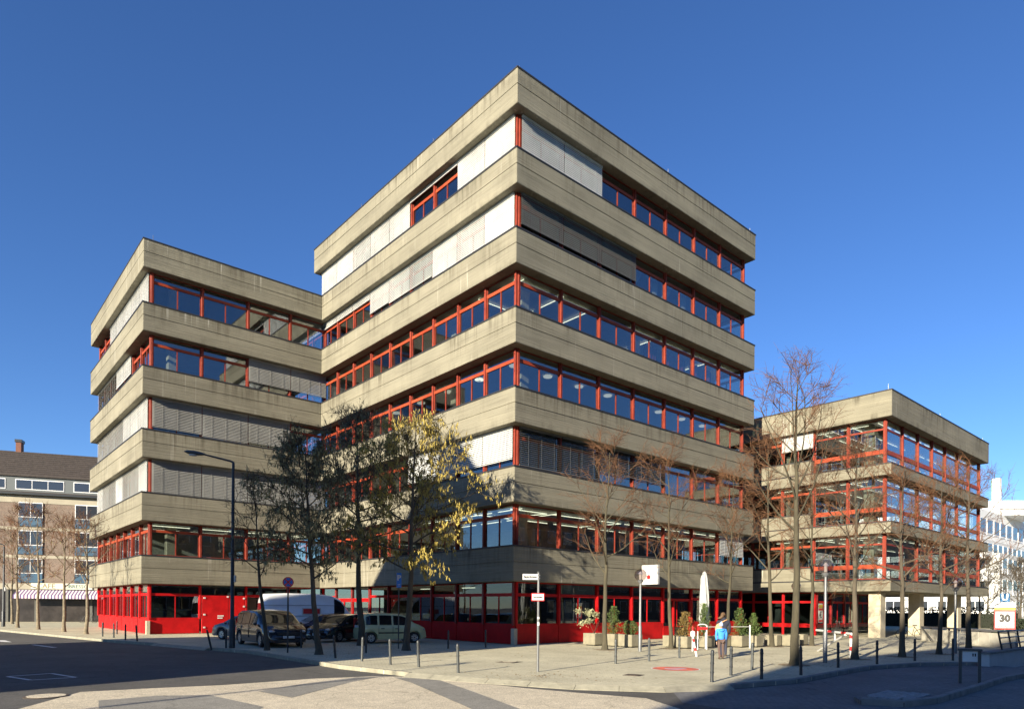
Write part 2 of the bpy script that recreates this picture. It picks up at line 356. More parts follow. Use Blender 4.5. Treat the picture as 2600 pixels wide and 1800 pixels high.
# painted no-stopping disc on the paving
dc = Vector((-4.05, -12.41, 0)) 
mredpaint = mat('faded_red_road_paint', (.52, .12, .07), .85, var=.25, vs=9); mbluep = mat('faded_blue_road_paint', (.36, .33, .42), .85, var=.25, vs=9)
disc = thing('painted_disc', 'worn red no-parking disc painted on the sunlit paving', 'road marking', (dc.x, dc.y, 0), YAW - pi/2)
def ringmesh(r0, r1, z, n=40):
    s = MB(); s.add([(r*cos(2*pi*i/n), r*sin(2*pi*i/n), z) for i in range(n) for r in (r0, r1)], [(2*i, 2*i+1, (2*i+3) % (2*n), (2*i+2) % (2*n)) for i in range(n)]); return s
ringmesh(.72, .76, .004).build('white_edge', mmark, disc); ringmesh(.34, .72, .004).build('red_ring', mredpaint, disc); ringmesh(.001, .34, .004).build('blue_field', mbluep, disc)
s = MB().box(-.62, .62, -.07, .07, -.01, .008); s.xform(Matrix.Rotation(R(-45), 4, 'Z')); s.build('bar', mredpaint, disc)

# ramp down to the underground garage
s = MB(); s.quad((HX0, HY0, RZ), (HX0, HY1, RZ), (HX0+16, HY1, RZ-2.6), (HX0+16, HY0, RZ-2.6)).quad((HX0+16, HY0, RZ-2.6), (HX0+16, HY1, RZ-2.6), (HX1, HY1, RZ-2.6), (HX1, HY0, RZ-2.6))
struct(s.build('garage_ramp', mdrive))
rw = thing('ramp_wall', 'pale concrete side wall of the garage ramp with slanted steel railing', 'wall', (0, 0, 0))
MB().box(7.0, HX1, -18.0, -17.72, RZ-3, .34).build('wall', mwallc, rw)
MB().cbox(6.95, HX1, -18.04, -17.68, .343, .42, .01).build('coping', mkerbd, rw)
MB().box(HX0, HX1, HY0-.3, HY0, RZ-3, RZ-.01).build('retaining_wall', mwallc, rw)
MB().box(HX1, HX1+.3, HY0-.3, HY1, RZ-3, RZ-.01).build('end_wall', mwallc, rw)
for i in range(14):
    x = 9.2 + i*1.35; MB().tube([(x, -17.86, .4), (x-.55, -17.86, 1.12)], .032, 6).build('post', mpolegrey, rw)
for k in (.33, .66, 1.0): MB().tube([(9.2-.55*k, -17.86, .4+.72*k), (9.2+13*1.35-.55*k, -17.86, .4+.72*k)], .028, 6).build('rail', mpolegrey, rw)
# traffic island with setts
isl = [(-6.9, -19.1), (-6.35, -18.75), (-5.2, -18.7), (-2.2, -19.0), (1.5, -18.95), (7.4, -18.9), (7.4, -20.1), (1.5, -19.75), (-1.8, -19.95), (-5.45, -20.1), (-6.6, -19.85)]
struct(MB().prism(isl, RZ-.05, -.02).build('traffic_island', m_paving('island_asphalt', (.19,.19,.185), (.17,.17,.165), (.12,.12,.12), .2, .1, 0)))
ik = struct(place('island_kerb', None)); kerb_run([isl[10], isl[9], isl[8], isl[7], isl[6]], mkerbd, .03, RZ-.05, .14, .9, ik); kerb_run([isl[0], isl[10]], mkerbd, .03, RZ-.05, .14, .9, ik)
setts = struct(place('sett_paving', None)); mset = mat('granite_sett', (.27, .27, .265), .85, var=.25, vs=5, bump=.4, bs=40)
sm_ = [MB().cbox(-.06, .06, -.045, .045, -.08, .0, .012).mesh('sett', mset) for _ in range(1)]
rnd = random.Random(4)
for i in range(12):
    for j in range(9):
        x = -6.25 + i*.132 + (j % 2)*.05; y = -19.75 + j*.1 + i*.004
        if x < -6.0 and (j < 2 or j > 7): continue
        place('sett', sm_[0], setts, (x, y, .012 + rnd.uniform(-.006, .006)), rnd.uniform(-.06, .06))

# ================================================================== LIBRARY BUILDING
LX, LN, LE, LW = 22.64, 21.566, 22.96, 11.768
RC = .65
lib = thing('office_building', 'stepped brown concrete office and library complex with red window frames', 'building', (0, 0, 0))
def band(rect, z0, z1, parent=lib, m=mconc, groove=.56, cope=True, c=.03):
    x0, x1, y0, y1 = rect
    def ring(i, z):
        a, b, e, d = x0+i, x1-i, y0+i, y1-i
        return [(a+c,e,z),(b-c,e,z),(b,e+c,z),(b,d-c,z),(b-c,d,z),(a+c,d,z),(a,d-c,z),(a,e+c,z)]
    zg = z0 + (z1-z0)*groove
    rs = [ring(.02, z0), ring(0, z0+.03)]
    if groove: rs += [ring(0, zg-.022), ring(.03, zg-.010), ring(.03, zg+.010), ring(0, zg+.022)]
    rs += [ring(0, z1)]
    o = MB().rings(rs).build('concrete_band', m, parent)
    if cope: MB().box(x0-.025, x1+.025, y0-.025, y1+.025, z1+.002, z1+.085).build('coping', mcope, o)
    return o
zb = lambda n: Z7 + (7-n)*STO        # underside of band n (1 = roof)
TW = (0, LX, 0, LE); LB = (-LW, -.003, LN, 38.95)
for n in range(1, 8):
    band(TW, zb(n), zb(n)+BH)
    if n > 1: band(LB, zb(n), zb(n)+BH)
# ceilings inside
for n in range(1, 8):
    MB().box(.75, LX-.75, .75, LE-.75, zb(n)-.03, zb(n)-.004).build('ceiling', mceil, lib)
    if n > 1: MB().box(-LW+.75, .7, LN+.75, 38.2, zb(n)-.034, zb(n)-.006).build('ceiling', mceil, lib)

WH = STO - BH - .088
FR = {}
def window_parts(w, h, style):
    key = (round(w, 2), round(h, 2), style)
    if key in FR: return FR[key]
    f = MB(); ft = .055
    if style == 'office':
        tz = h*.70
        f.box(.07, w-.07, -.03, .05, 0, .075); f.box(.07, w-.07, -.03, .05, h-.05, h)
        f.box(w/2-.03, w/2+.03, -.032, .052, .076, tz-.001)
        for x in (.07, w-.07-ft): f.box(x, x+ft, -.031, .051, .076, h-.051)
        rail = (0.07, w-.07, -.045, .06, tz, tz+.17)
        panes = [(.07+ft, w/2-.03, .075, tz), (w/2+.03, w-.07-ft, .075, tz), (.07+ft, w-.07-ft, tz+.17, h-.05)]
    elif style == 'wing':
        tz = h*.76; lz = h*.24
        f.box(.07, w-.07, -.03, .05, 0, .09); f.box(.07, w-.07, -.03, .05, h-.05, h); f.box(.07, w-.07, -.04, .055, tz, tz+.12)
        for x in (.07, w-.07-ft): f.box(x, x+ft, -.031, .051, .091, h-.051)
        rail = (.07, w-.07, -.055, .07, lz, lz+.30)
        panes = [(.07+ft, w-.07-ft, .09, lz), (.07+ft, w-.07-ft, lz+.30, tz), (.07+ft, w-.07-ft, tz+.12, h-.05)]
    elif style == 'shop':
        tz = h*.67
        f.box(.06, w-.06, -.03, .05, 0, .07); f.box(.06, w-.06, -.03, .05, h-.05, h); f.box(w/2-.022, w/2+.022, -.032, .052, .071, tz-.001); ft = .035
        for x in (.06, w-.06-ft): f.box(x, x+ft, -.031, .051, .071, h-.051)
        rail = (.06, w-.06, -.05, .06, tz, tz+.16)
        panes = [(.06+ft, w/2-.03, .07, tz), (w/2+.03, w-.06-ft, .07, tz), (.06+ft, w-.06-ft, tz+.16, h-.05)]
    fm = mbred if style == 'shop' else mred; rm = mbred if style == 'shop' else mrail; gm = mglassd if style == 'shop' else mglass
    pm = [MB().box(a, b, .002, .012, c, d).mesh('pane', gm) for a, b, c, d in panes]
    FR[key] = (f.mesh('window', fm), MB().box(*rail).mesh('rail', rm), pm)
    return FR[key]
BL = {}
def blind_mesh(w, drop, tilt, m):
    key = (round(w, 2), round(drop, 2), tilt, m.name)
    if key in BL: return BL[key]
    s = MB(); pitch = .10; n = int((drop-.12)/pitch); d = .118; a = R(tilt)
    s.box(.03, w-.03, -.06, .03, -.11, 0)
    for i in range(n):
        z = -.14 - i*pitch; dy = cos(a)*d/2; dz = sin(a)*d/2
        s.add([(.02, -dy, z-dz), (w-.02, -dy, z-dz), (w-.02, dy*.2, z+dz*.35), (.02, dy*.2, z+dz*.35), (w-.02, dy, z+dz), (.02, dy, z+dz)], [(0,1,2,3), (3,2,4,5)])
    zz = -.14 - n*pitch; s.box(.02, w-.02, -.03, .03, zz-.03, zz+.01)
    for x in (w*.2, w*.5, w*.8): s.box(x-.008, x+.008, -.047, -.04, zz, -.1)
    BL[key] = s.mesh('blind', m); return BL[key]
mull_mesh = {}
def mullion(u, z, h, rot, fixed, fm=mred, wdt=.14, name='mullion'):
    key = (round(h, 2), fm.name, wdt)
    if key not in mull_mesh:
        s = MB().cbox(-wdt/2, wdt/2, -.12, .08, 0, h, .012)
        for zz in (.25, h*.45, h-.3): s.box(-.018, .018, -.15, -.118, zz, zz+.05)
        mull_mesh[key] = s.mesh('mullion', fm)
    loc = (u, fixed, z) if rot == 0 else (fixed, u, z)
    return place(name, mull_mesh[key], lib, loc, rot)
def facade(rot, fixed, us, z, h, style, blinds={}, mulls=True, fm=mred, skip=()):
    """us: bay edges along the facade; rot 0 faces -Y, rot -90 faces -X, rot 90 faces +X"""
    out = []
    for i, (a, b) in enumerate(zip(us[:-1], us[1:])):
        if i in skip: continue
        w_ = b - a; fmesh, rmesh, pm = window_parts(w_, h, style)
        loc = (a, fixed, z) if rot == 0 else ((fixed, b, z) if rot < 0 else (fixed, a, z))
        o = place('window', fmesh, lib, loc, rot); place('rail', rmesh, o)
        for p in pm: place('pane', p, o)
        if i in blinds:
            fr_, tilt = blinds[i][:2]; tilt = min(76, tilt+14); m = blinds[i][2] if len(blinds[i]) > 2 else mslat
            place('blind', blind_mesh(w_, h*fr_, tilt, m), o, (0, -.19, h-.005))
        out.append(o)
    if mulls:
        for i, u in enumerate(us):
            if i < len(us): mullion(u, z, h, rot, fixed, fm)
    return out
XR = [.72 + i*3.05 for i in range(8)]; YL = [.66 + i*2.4365 for i in range(10)]
XB = [-11.12, -8.12, -5.12, -2.12]; YB = [LN + RC + i*2.33 for i in range(8)]

bl_right = {1: {0: (1, 58), 1: (1, 58)}, 2: {0: (.74, 50, mslatd), 1: (.74, 50, mslatd), 2: (.74, 50, mslatd)}, 3: {}, 4: {},
            5: {0: (.93, 14, mslatd), 1: (.93, 14, mslatd), 2: (.70, 14, mslatd), 3: (.70, 14, mslatd)}, 6: {6: (.74, 40)}}
bl_left = {1: {0: (1, 64), 1: (1, 60), 2: (.09, 40), 3: (.09, 40), 4: (1, 58), 5: (1, 56), 6: (1, 52), 7: (1, 64), 8: (1, 64)},
           2: {0: (1, 64), 1: (1, 52), 2: (1, 56), 3: (.76, 44), 4: (.72, 50), 5: (.68, 54), 6: (.2, 50), 7: (.2, 50), 8: (.2, 50)}, 3: {}, 4: {},
           5: {0: (.80, 50), 1: (.80, 46), 2: (.88, 46), 3: (.8, 46)}, 6: {}}
bl_bf = {2: {}, 3: {2: (.74, 52, mslatg), 3: (.74, 52, mslatg)}, 4: {0: (.88, 44, mslatg), 1: (.91, 46, mslatg), 2: (.9, 44, mslatg)}, 5: {0: (1, 48, mslatg), 1: (1, 50, mslatg), 2: (1, 48, mslatg), 3: (1, 46, mslatg)}, 6: {}}
bl_bs = {2: {i: (1, 62) for i in range(5)}, 3: {2: (.62, 60), 3: (.62, 60), 4: (1, 44, mslatg), 5: (1, 44, mslatg), 6: (1, 44, mslatg)}, 4: {i: (1, 56, mslatg if i > 2 else mslat) for i in range(7)}, 5: {i: (1, 50 + 6*(i % 2), mslatg if i % 3 else mslat) for i in range(7)}, 6: {}}
for n in range(1, 7):
    z = zb(n+1) + BH + .087
    facade(0, RC, XR, z, WH, 'office', bl_right[n])
    facade(R(-90), RC, YL, z, WH, 'office', bl_left[n])
    facade(R(90), LX-.57, [.66 + i*2.4365 for i in range(4)], z, WH, 'office', {}, False)
    if n > 1:
        facade(0, LN+RC, XB + [.60], z, WH, 'office', bl_bf[n])
        facade(R(-90), -LW+RC, YB, z, WH, 'office', bl_bs[n])
    # inner walls and columns of this storey
    zt = zb(n) - .035
    MB().box(8.2, 8.4, 7.5, 22.2, z, zt).build('inner_wall', mint, lib)
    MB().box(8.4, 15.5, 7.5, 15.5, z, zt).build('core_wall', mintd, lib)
    MB().box(.9, LX-.9, 22.2, 22.35, z, zt).build('rear_wall', mint, lib)
    MB().box(15.6, 21.6, 9.4, 9.6, z, zt).build('inner_wall', mint, lib)
    for cxy in ((2.3, 2.1), (12.1, 2.4), (20.2, 2.1), (2.3, 8.0), (2.3, 15.2)):
        MB().cbox(cxy[0]-.28, cxy[0]+.28, cxy[1]-.28, cxy[1]+.28, z, zt, .01).build('inner_column', mcolumn, lib)
    if n > 1:
        MB().box(-LW+.8, .6, 27.6, 27.8, z, zt).build('inner_wall', mint, lib)
        MB().box(-LW+5.2, -LW+5.4, 27.8, 38, z, zt).build('inner_wall', mint, lib)
        for cxy in ((-LW+2.2, LN+2.1), (-LW+8.4, LN+2.1)):
            MB().cbox(cxy[0]-.28, cxy[0]+.28, cxy[1]-.28, cxy[1]+.28, z, zt, .01).build('inner_column', mcolumn, lib)
# ceiling lamps
def lamp_line(x0, y0, x1, y1, z): MB().tube([(x0, y0, z), (x1, y1, z)], .024, 6).build('lamp_tube', mtube, lib)
z3, z6 = zb(3)-.14, zb(6)-.14
for i in range(7):
    x = XR[i] + .25
    if i != 2 : lamp_line(x, 1.25, x+2.5, 1.25, z3)
    lamp_line(x, 4.2, x+2.5, 4.2, z3); lamp_line(x, 1.4, x+2.6, 1.4, z6); lamp_line(x, 4.4, x+2.5, 4.4, z6)
for x in (6.6, 12.6, 18.6): lamp_line(x, 1.3, x, 4.2, z3)
for x in (3.6, 9.8): lamp_line(x, 1.4, x-.6, 4.4, z6)
for i in range(9):
    y = YL[i] + .2
    lamp_line(1.3, y, 1.3, y+1.7, z3); lamp_line(4.2, y, 4.2, y+1.9, z3)
    if i < 4: lamp_line(1.3, y, 1.3, y+1.9, z6); lamp_line(4.0, y, 4.0, y+1.9, z6)
zl6 = zb(6) - .14
for i in range(4):
    x = XB[i] + .3; lamp_line(x, LN+1.5, x+2.3, LN+1.5, zl6); lamp_line(x, LN+4.0, x+2.3, LN+4.0, zl6)
z4 = zb(4) - .07
lampm = MB().lathe([(.26, 0), (.24, -.05), (.1, -.09)], n=14).mesh('round_lamp', mbulb)
for i in range(8):
    for j in range(2): place('round_lamp', lampm, lib, (2.0+i*2.55, 2.4+j*3.0, z4))
for j in range(4): place('round_lamp', lampm, lib, (2.0, 5.4+j*3.0, z4)); place('round_lamp', lampm, lib, (5.2, 7.0+j*3.0, z4))
# curtains
def curtain(x0, x1, y, z0, z1, m, tied=False):
    s = MB(); n = 26; rs = []
    for k in range(9):
        t = k/8; zz = z1 + (z0-z1)*t; row = []
        for i in range(n+1):
            u = i/n; pinch = (1 - .72*max(0, 1-abs(t-.72)/.62)) if tied else 1
            row.append((x0 + (x1-x0)*u*pinch, y + .05*sin(u*34), zz))
        rs.append(row)
    return s.rings(rs, False, False, False).build('curtain', m, lib)
zc = zb(3)+BH+.1
for i in (3, 4): curtain(XR[i]+.2, XR[i]+1.45, 1.05, zc, zb(2)-.1, mcurtw, True); curtain(XR[i]+2.85, XR[i]+1.6, 1.05, zc, zb(2)-.1, mcurtw, True)
zc = zb(4)+BH+.1
for i in (3, 4, 5): curtain(XR[i]+(1.5 if i == 3 else .2), XR[i]+2.85, 1.05, zc, zb(3)-.75, mcurtp)

# ---- ground floor of tower and left block
GH = Z7 - .01; DZ = .98                       # dado height
def dado(rot, fixed, us, m=mbred, skip=()):
    for i, (a, b) in enumerate(zip(us[:-1], us[1:])):
        if i in skip: continue
        s = MB()
        if rot == 0: s.cbox(a+.02, b-.02, fixed-.03, fixed+.06, .03, DZ, .01)
        else: s.cbox(fixed-.03, fixed+.06, a+.02, b-.02, .03, DZ, .01)
        s.build('base_panel', m, lib)
hS = GH - DZ
mdred = mat('shaded_red_and_joint_paint', (.16, .008, .008), .45, var=.15, vs=2)  # shade put into the red of posts and sill rails; also a door joint
facade(0, RC, XR, DZ, hS, 'shop', {}, True, mbred, skip=(3, 4)); dado(0, RC, XR, skip=(4,))
facade(R(-90), RC, YL, DZ, hS, 'shop', {}, True, mdred, skip=(6, 7)); dado(R(-90), RC, YL, skip=(6, 7))
facade(R(-90), -LW+RC, YB, DZ, hS, 'shop', {}, True, mbred); dado(R(-90), -LW+RC, YB)
facade(0, LN+RC, XB + [.60], DZ, hS, 'shop', {}, True, mbred, skip=(1,)); dado(0, LN+RC, XB + [.6], skip=(1,))
MB().cbox(.46, .70, .46, .70, 0, .82, .01).build('corner_pier', mcolumn, lib)
MB().cbox(-LW+.42, -LW+.64, LN+.42, LN+.64, 0, .86, .01).build('corner_pier', mcolumn, lib)
# glazed doors in the tower front (bay 4 and 5)
for i in (3, 4):
    a, b = XR[i], XR[i+1]
    fmesh, rmesh, pm = window_parts(b-a, GH-.72 if i == 4 else hS, 'shop')
    if i == 3: o = place('window', fmesh, lib, (a, RC, DZ))
    else: o = place('window', fmesh, lib, (a, RC, .72))
    place('rail', rmesh, o); [place('pane', p, o) for p in pm]
MB().cbox(XR[4]+.05, XR[4]+1.0, RC-.05, RC+.05, .03, .70, .01).build('base_panel', mbred, lib)
dr = MB().cbox(XR[4]+1.05, XR[4]+1.2, RC-.09, RC+.05, .02, 2.4, .01).cbox(XR[5]-.2, XR[5]-.08, RC-.09, RC+.05, .02, 2.4, .01).build('door_frame', mbred, lib)
MB().box(XR[4]+1.22, XR[5]-.22, RC, RC+.02, .03, .69).build('pane', mglassd, dr)
# entrance in the tower's left face, bays 7 and 8
for i in (6, 7):
    a, b = YL[i], YL[i+1]; d = MB()
    d.box(RC-.06, RC+.05, a+.02, b-.02, 2.18, 2.42)
    d.box(RC-.04, RC+.03, a+.02, b-.02, .02, .16); d.box(RC-.04, RC+.03, a+.03, a+.12, .16, 2.18); d.box(RC-.04, RC+.03, b-.12, b-.03, .16, 2.18); d.box(RC-.042, RC+.032, (a+b)/2-.06, (a+b)/2+.06, .161, 2.179)
    o = d.build('entrance_door', mbred, lib)
    MB().box(RC-.005, RC+.005, a+.12, (a+b)/2-.06, .16, 2.18).build('pane', mglassd, o); MB().box(RC-.005, RC+.005, (a+b)/2+.06, b-.12, .16, 2.18).build('pane', mglassd, o)
    MB().box(RC-.005, RC+.005, a+.05, b-.05, 2.42, GH).build('pane', mglassd, o)
# big red double door in the left block
a, b = XB[1]+.1, XB[2]-.1; d = MB().cbox(a, b, LN+RC-.12, LN+RC+.04, .03, 2.52, .012)
o = d.build('service_door', mbred, lib)
MB().box((a+b)/2+.28, (a+b)/2+.30, LN+RC-.126, LN+RC-.1, .05, 2.5).build('leaf_joint', mdred, o)
for hx, hz in ((a+.1, .35), (a+.1, 1.2), (a+.1, 2.3), (b-.12, 1.75), (b-.12, 2.3), (a+1.6, 2.4)): MB().box(hx, hx+.12, LN+RC-.16, LN+RC-.118, hz, hz+.1).build('hinge', mwhite, o)
MB().box(a+1.0, a+1.4, LN+RC-.14, LN+RC-.118, 1.12, 1.2).build('plate', mwhite, o); MB().box(a+1.0, a+1.32, LN+RC-.15, LN+RC-.118, .98, 1.06).build('handle', mwhite, o)
MB().box(XB[1]+.1, XB[2]-.1, LN+RC, LN+RC+.01, 2.56, GH-.02).build('pane', mglassd, lib)
# white posters behind the left block's side windows
mposter = mat('window_poster', (.75, .76, .74), .7)
for i, y in enumerate((YB[1]+.3, YB[2]+.4, YB[0]+.5)): MB().box(-LW+RC+.1, -LW+RC+.11, y, y+.62, 1.15, 2.1).build('poster', mposter, lib)
for a, b in zip(YB[:-1], YB[1:]): MB().box(-LW+RC+.03, -LW+RC+.035, a+.1, b-.1, 2.64, GH-.08).build('frosted_film', mat('frosted_film_%d' % int(a), (.42, .44, .42), .5), lib)
# interior behind ground-floor glass
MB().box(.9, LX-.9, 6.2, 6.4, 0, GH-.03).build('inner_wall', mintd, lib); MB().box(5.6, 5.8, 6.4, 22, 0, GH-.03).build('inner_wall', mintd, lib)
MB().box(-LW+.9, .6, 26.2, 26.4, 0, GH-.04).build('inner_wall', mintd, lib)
# a strip of cove lighting showing above the shop windows
for y in (9.2, 5.0): lamp_line(1.5, y, 1.5, y+1.3, GH-.2)
mlight_rv = mat('pale_sheet_face', (.62, .66, .62), .35)
MB().box(XR[1]+.1, XR[2]-.1, RC+.025, RC+.03, 2.46, GH-.06).build('pale_sheet', mlight_rv, lib)  # pale sheets set behind the glass of this one bay
MB().box(XR[1]+.1, XR[2]-.1, RC+.45, RC+.46, DZ+.1, 2.2).build('grey_sheet', mat('grey_sheet_face', (.36, .42, .44), .8), lib)

# ---- library wing on the right
WX0, WX1, WY0, WY1 = 27.0, 49.3, -7.5, 11.0
WG = (WX0, WX1, WY0, WY1); LOWB = .72
for n in (7, 6, 5):
    band(WG, zb(n), zb(n)+LOWB, groove=0)
    s = MB().box(WX0+.002, WX0+.42, -2.06, WY1-.1, zb(n)+LOWB+.088, zb(n)+BH).build('concrete_upstand', mconc, lib)
    MB().box(WX0-.023, WX0+.44, -2.085, WY1-.1, zb(n)+BH+.002, zb(n)+BH+.08).build('coping', mcope, s)
band(WG, zb(4), zb(4)+BH, m=m_concrete('stained_roof_concrete', (.207, .192, .143), 1.7), groove=0)
XW = [27.62 + i*3.02 for i in range(8)]; YW = [-6.88, -4.45, -2.02]; YW2 = [-2.02, .41, 2.84, 5.27, 7.7]
hw = STO - LOWB - .09
for n in (6, 5, 4):
    z = zb(n+1)+LOWB+.088
    facade(0, WY0+.62, XW, z, hw, 'wing'); facade(R(-90), WX0+.62, YW, z, hw, 'wing')
    facade(R(90), WX1-.55, [-6.88 + i*2.43 for i in range(4)], z, hw, 'wing', {}, False)
    z2 = zb(n+1)+BH+.083
    facade(R(-90), WX0+.62, YW2, z2, STO-BH-.085, 'office', {0: (.55, 60)} if n == 4 else {}, True)
    zt = zb(n)-.035
    MB().box(WX0+.75, WX1-.65, WY0+.75, WY1-.5, zt, zt+.026).build('ceiling', mceil, lib)
    MB().box(WX0+.9, WX1-.7, 3.6, 3.8, z, zt).build('inner_wall', mintd, lib)
    for x in (28.6, 36.4, 44.2):
        for y in (-5.6, .5): MB().cbox(x-.35, x+.35, y-.35, y+.35, z, zt, .01).build('inner_column', mcolumn, lib)
    for k in range(7):
        x = XW[k]+.3
        for y in (-6.3, -4.6, -2.4): lamp_line(x, y, x+2.3, y, zt-.1)
    for y in (-5.6, -3.2, -.8): lamp_line(28.1, y, 28.1, y+1.9, zt-.1)
# bookshelves near the left corner of the wing
mshelf = mat('white_shelf', (.62, .62, .60), .6)
bookm = [mat('book_cover_' + nm, c, .6) for nm, c in (('cream', (.55, .52, .42)), ('white', (.65, .65, .63)), ('red', (.35, .05, .05)), ('green', (.06, .20, .12)), ('dark', (.04, .04, .05)), ('blue', (.05, .10, .26)))]
rb = random.Random(11)
bm_ = [MB().box(0, .16, 0, .045, 0, .24).mesh('book', m) for m in bookm]
for n in (7, 6, 5):
    z = zb(n)+LOWB+.1
    for (sx0, sy0, ln) in ((29.6, -4.3, 3.6),):
        sh = MB(); 
        for k in range(5): sh.box(sx0, sx0+.28, sy0, sy0+ln, z+.2+k*.38, z+.225+k*.38)
        for k in range(4): sh.box(sx0+.001, sx0+.279, sy0+k*ln/3-.012, sy0+k*ln/3+.012, z, z+1.9)
        so_ = sh.build('bookshelf', mshelf, lib)
        if n == 5: continue
        for k in (0, 2, 3, 4):
            y = sy0+.06
            while y < sy0+ln-.12:
                y += rb.choice((.05, .05, .05, .12, .3)); place('book', rb.choice(bm_), so_, (sx0+.03, y, z+.226+(k-0)*.38 if k < 4 else z+.226+3.999*.38))
# ground floor of the wing
MB().box(27.7, 48.9, WY0+.4, WY1-.3, GH-.015, GH-.003).build('soffit', msoff, lib)
for x, y in ((28.1, -6.25), (35.6, -6.25), (44.6, -6.25), (35.6, 4), (44.6, 4)):
    MB().cbox(x-.45, x+.45, y-.4, y+.4, 0, GH-.02, .02).build('column', mcolumn, lib)
YG = [-2.15, .3, 2.75, 5.2, 7.65, 10.1]
facade(R(-90), 27.66, YG, .78, GH-.8, 'shop', {}, True, mbred)
for a, b in zip(YG[:-1], YG[1:]):
    MB().box(27.61, 27.70, a+.09, b-.09, .56, .775).build('sill_rail', mbred, lib); MB().box(27.65, 27.68, a+.09, b-.09, .03, .555).build('pane', mglassd, lib)
XG = [27.75 + i*2.35 for i in range(5)]
facade(0, -2.18, XG, .78, GH-.8, 'shop', {}, True, mdred)
for a, b in zip(XG[:-1], XG[1:]):
    MB().box(a+.09, b-.09, -2.23, -2.14, .56, .775).build('sill_rail', mdred, lib); MB().box(a+.09, b-.09, -2.19, -2.17, .03, .555).build('pane', mglassd, lib)
for yy in YG: MB().cbox(27.56, 27.72, yy-.075, yy+.075, 0, .78, .01).build('post', mbred, lib)
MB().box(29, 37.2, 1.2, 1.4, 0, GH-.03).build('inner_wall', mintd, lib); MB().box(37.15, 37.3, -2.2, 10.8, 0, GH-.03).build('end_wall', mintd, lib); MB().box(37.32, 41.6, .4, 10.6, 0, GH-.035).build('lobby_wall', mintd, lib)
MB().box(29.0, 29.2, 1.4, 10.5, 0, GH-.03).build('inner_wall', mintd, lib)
# poster in the wing's shop window
pr = MB().box(27.9, 28.55, -2.29, -2.27, .95, 2.35).build('poster', mwhite, lib)
MB().box(27.93, 28.52, -2.296, -2.291, 2.02, 2.26).build('poster_yellow_band', mat('poster_yellow', (.65, .5, .05), .6), pr)
MB().box(27.93, 28.52, -2.296, -2.291, 1.84, 1.99).build('poster_red_band', msign_red, pr); MB().box(27.93, 28.52, -2.296, -2.291, 1.0, 1.15).build('poster_red_band', msign_red, pr)
text('€', .62, mlettering, pr, (28.22, -2.297, 1.5), (R(90), 0, 0), bold=.012)
# dark link between tower and wing
mlink = mat('dark_link_cladding', (.075, .078, .075), .8, var=.25, vs=2)
MB().box(LX+.004, 27.6, 9.5, 20, 0, 17.4).build('link_wall', mlink, lib)
for i in range(7): MB().box(LX+.35+i*.65, LX+.4+i*.65, 9.44, 9.498, 3.3, 17.2).build('cladding_rib', mlink, lib)
MB().box(LX+.01, 27.0, 6.0, 9.48, GH, GH+.5).build('link_canopy', mlink, lib)
# lightning rods on the roofs
for x, y, z in ((.4, .3, 0), (12.5, .15, 0), (22.2, .2, 0), (.15, 7.5, 0), (.15, 16.0, 0)):
    MB().tube([(x, y, zb(1)+BH), (x, y, zb(1)+BH+.45)], .014, 5).build('lightning_rod', mgalv, lib)
MB().tube([(-LW+.6, LN+.25, zb(2)+BH), (-LW+.6, LN+.25, zb(2)+BH+.5)], .014, 5).build('lightning_rod', mgalv, lib)
for x in (27.0+.2, 37.5, 48.6): MB().tube([(x, WY0+.3, zb(4)+BH), (x, WY0+.3, zb(4)+BH+.5)], .014, 5).build('lightning_rod', mgalv, lib)
# white box sign fixed to the first concrete band
sg = thing('box_sign', 'white projecting box sign with red dot on the concrete band', 'sign', (9.95, -.02, 3.28))
MB().cbox(-.09, .09, -1.25, -.12, 0, 1.12, .01).build('box', mwhite, sg); MB().tube([(0, -.13, .9), (0, .02, .9)], .03, 6).build('bracket', mgalv, sg); MB().tube([(0, -.13, .25), (0, .02, .25)], .03, 6).build('bracket', mgalv, sg)
s = MB().lathe([(.13, 0), (.13, .004)], n=20); s.xform(Matrix.Translation((-.092, -.62, .42)) @ Matrix.Rotation(R(-90), 4, 'Y')); s.build('red_dot', msign_red, sg)
MB().box(-.094, -.0905, -1.0, -.35, .13, .17).build('yellow_line', mat('sign_yellow', (.6, .5, .2), .5), sg)

# ================================================================== BACKGROUND: brick house with cafe on the left
mbrick = m_paving('brown_brick', (.20, .135, .105), (.145, .10, .082), (.25, .225, .185), .24, .085, 0, .012, .4, .2)
# wall bricks need the vertical axis: map position (along facade, z)
def fix_brick_axis(m, az):
    t = m.node_tree; mp = [n for n in t.nodes if n.type == 'MAPPING'][0]; g_ = [n for n in t.nodes if n.type == 'NEW_GEOMETRY'][0]
    dot = t.nodes.new('ShaderNodeVectorMath'); dot.operation = 'DOT_PRODUCT'; dot.inputs[1].default_value = (cos(az), sin(az), 0)
    sp = t.nodes.new('ShaderNodeSeparateXYZ'); cb = t.nodes.new('ShaderNodeCombineXYZ')
    t.links.new(g_.outputs['Position'], dot.inputs[0]); t.links.new(g_.outputs['Position'], sp.inputs[0])
    t.links.new(dot.outputs['Value'], cb.inputs[0]); t.links.new(sp.outputs[2], cb.inputs[1]); t.links.new(cb.outputs[0], mp.inputs[0])
AZC = R(-21.2); fix_brick_axis(mbrick, AZC)
mtile = mat('brown_roof_tile', (.042, .033, .029), .8, var=.35, vs=3, bump=.5, bs=12)
mrender = mat('beige_render', (.34, .31, .24), .9, var=.1, vs=.8)
mspand = mat('blue_spandrel', (.045, .10, .16), .4); mwinw = mat('white_window_frame', (.75, .75, .74), .5)
mwing = mat('dark_window_glass', (.03, .035, .045), .08, spec=.8)
ORG = (-14.1, 60.9)
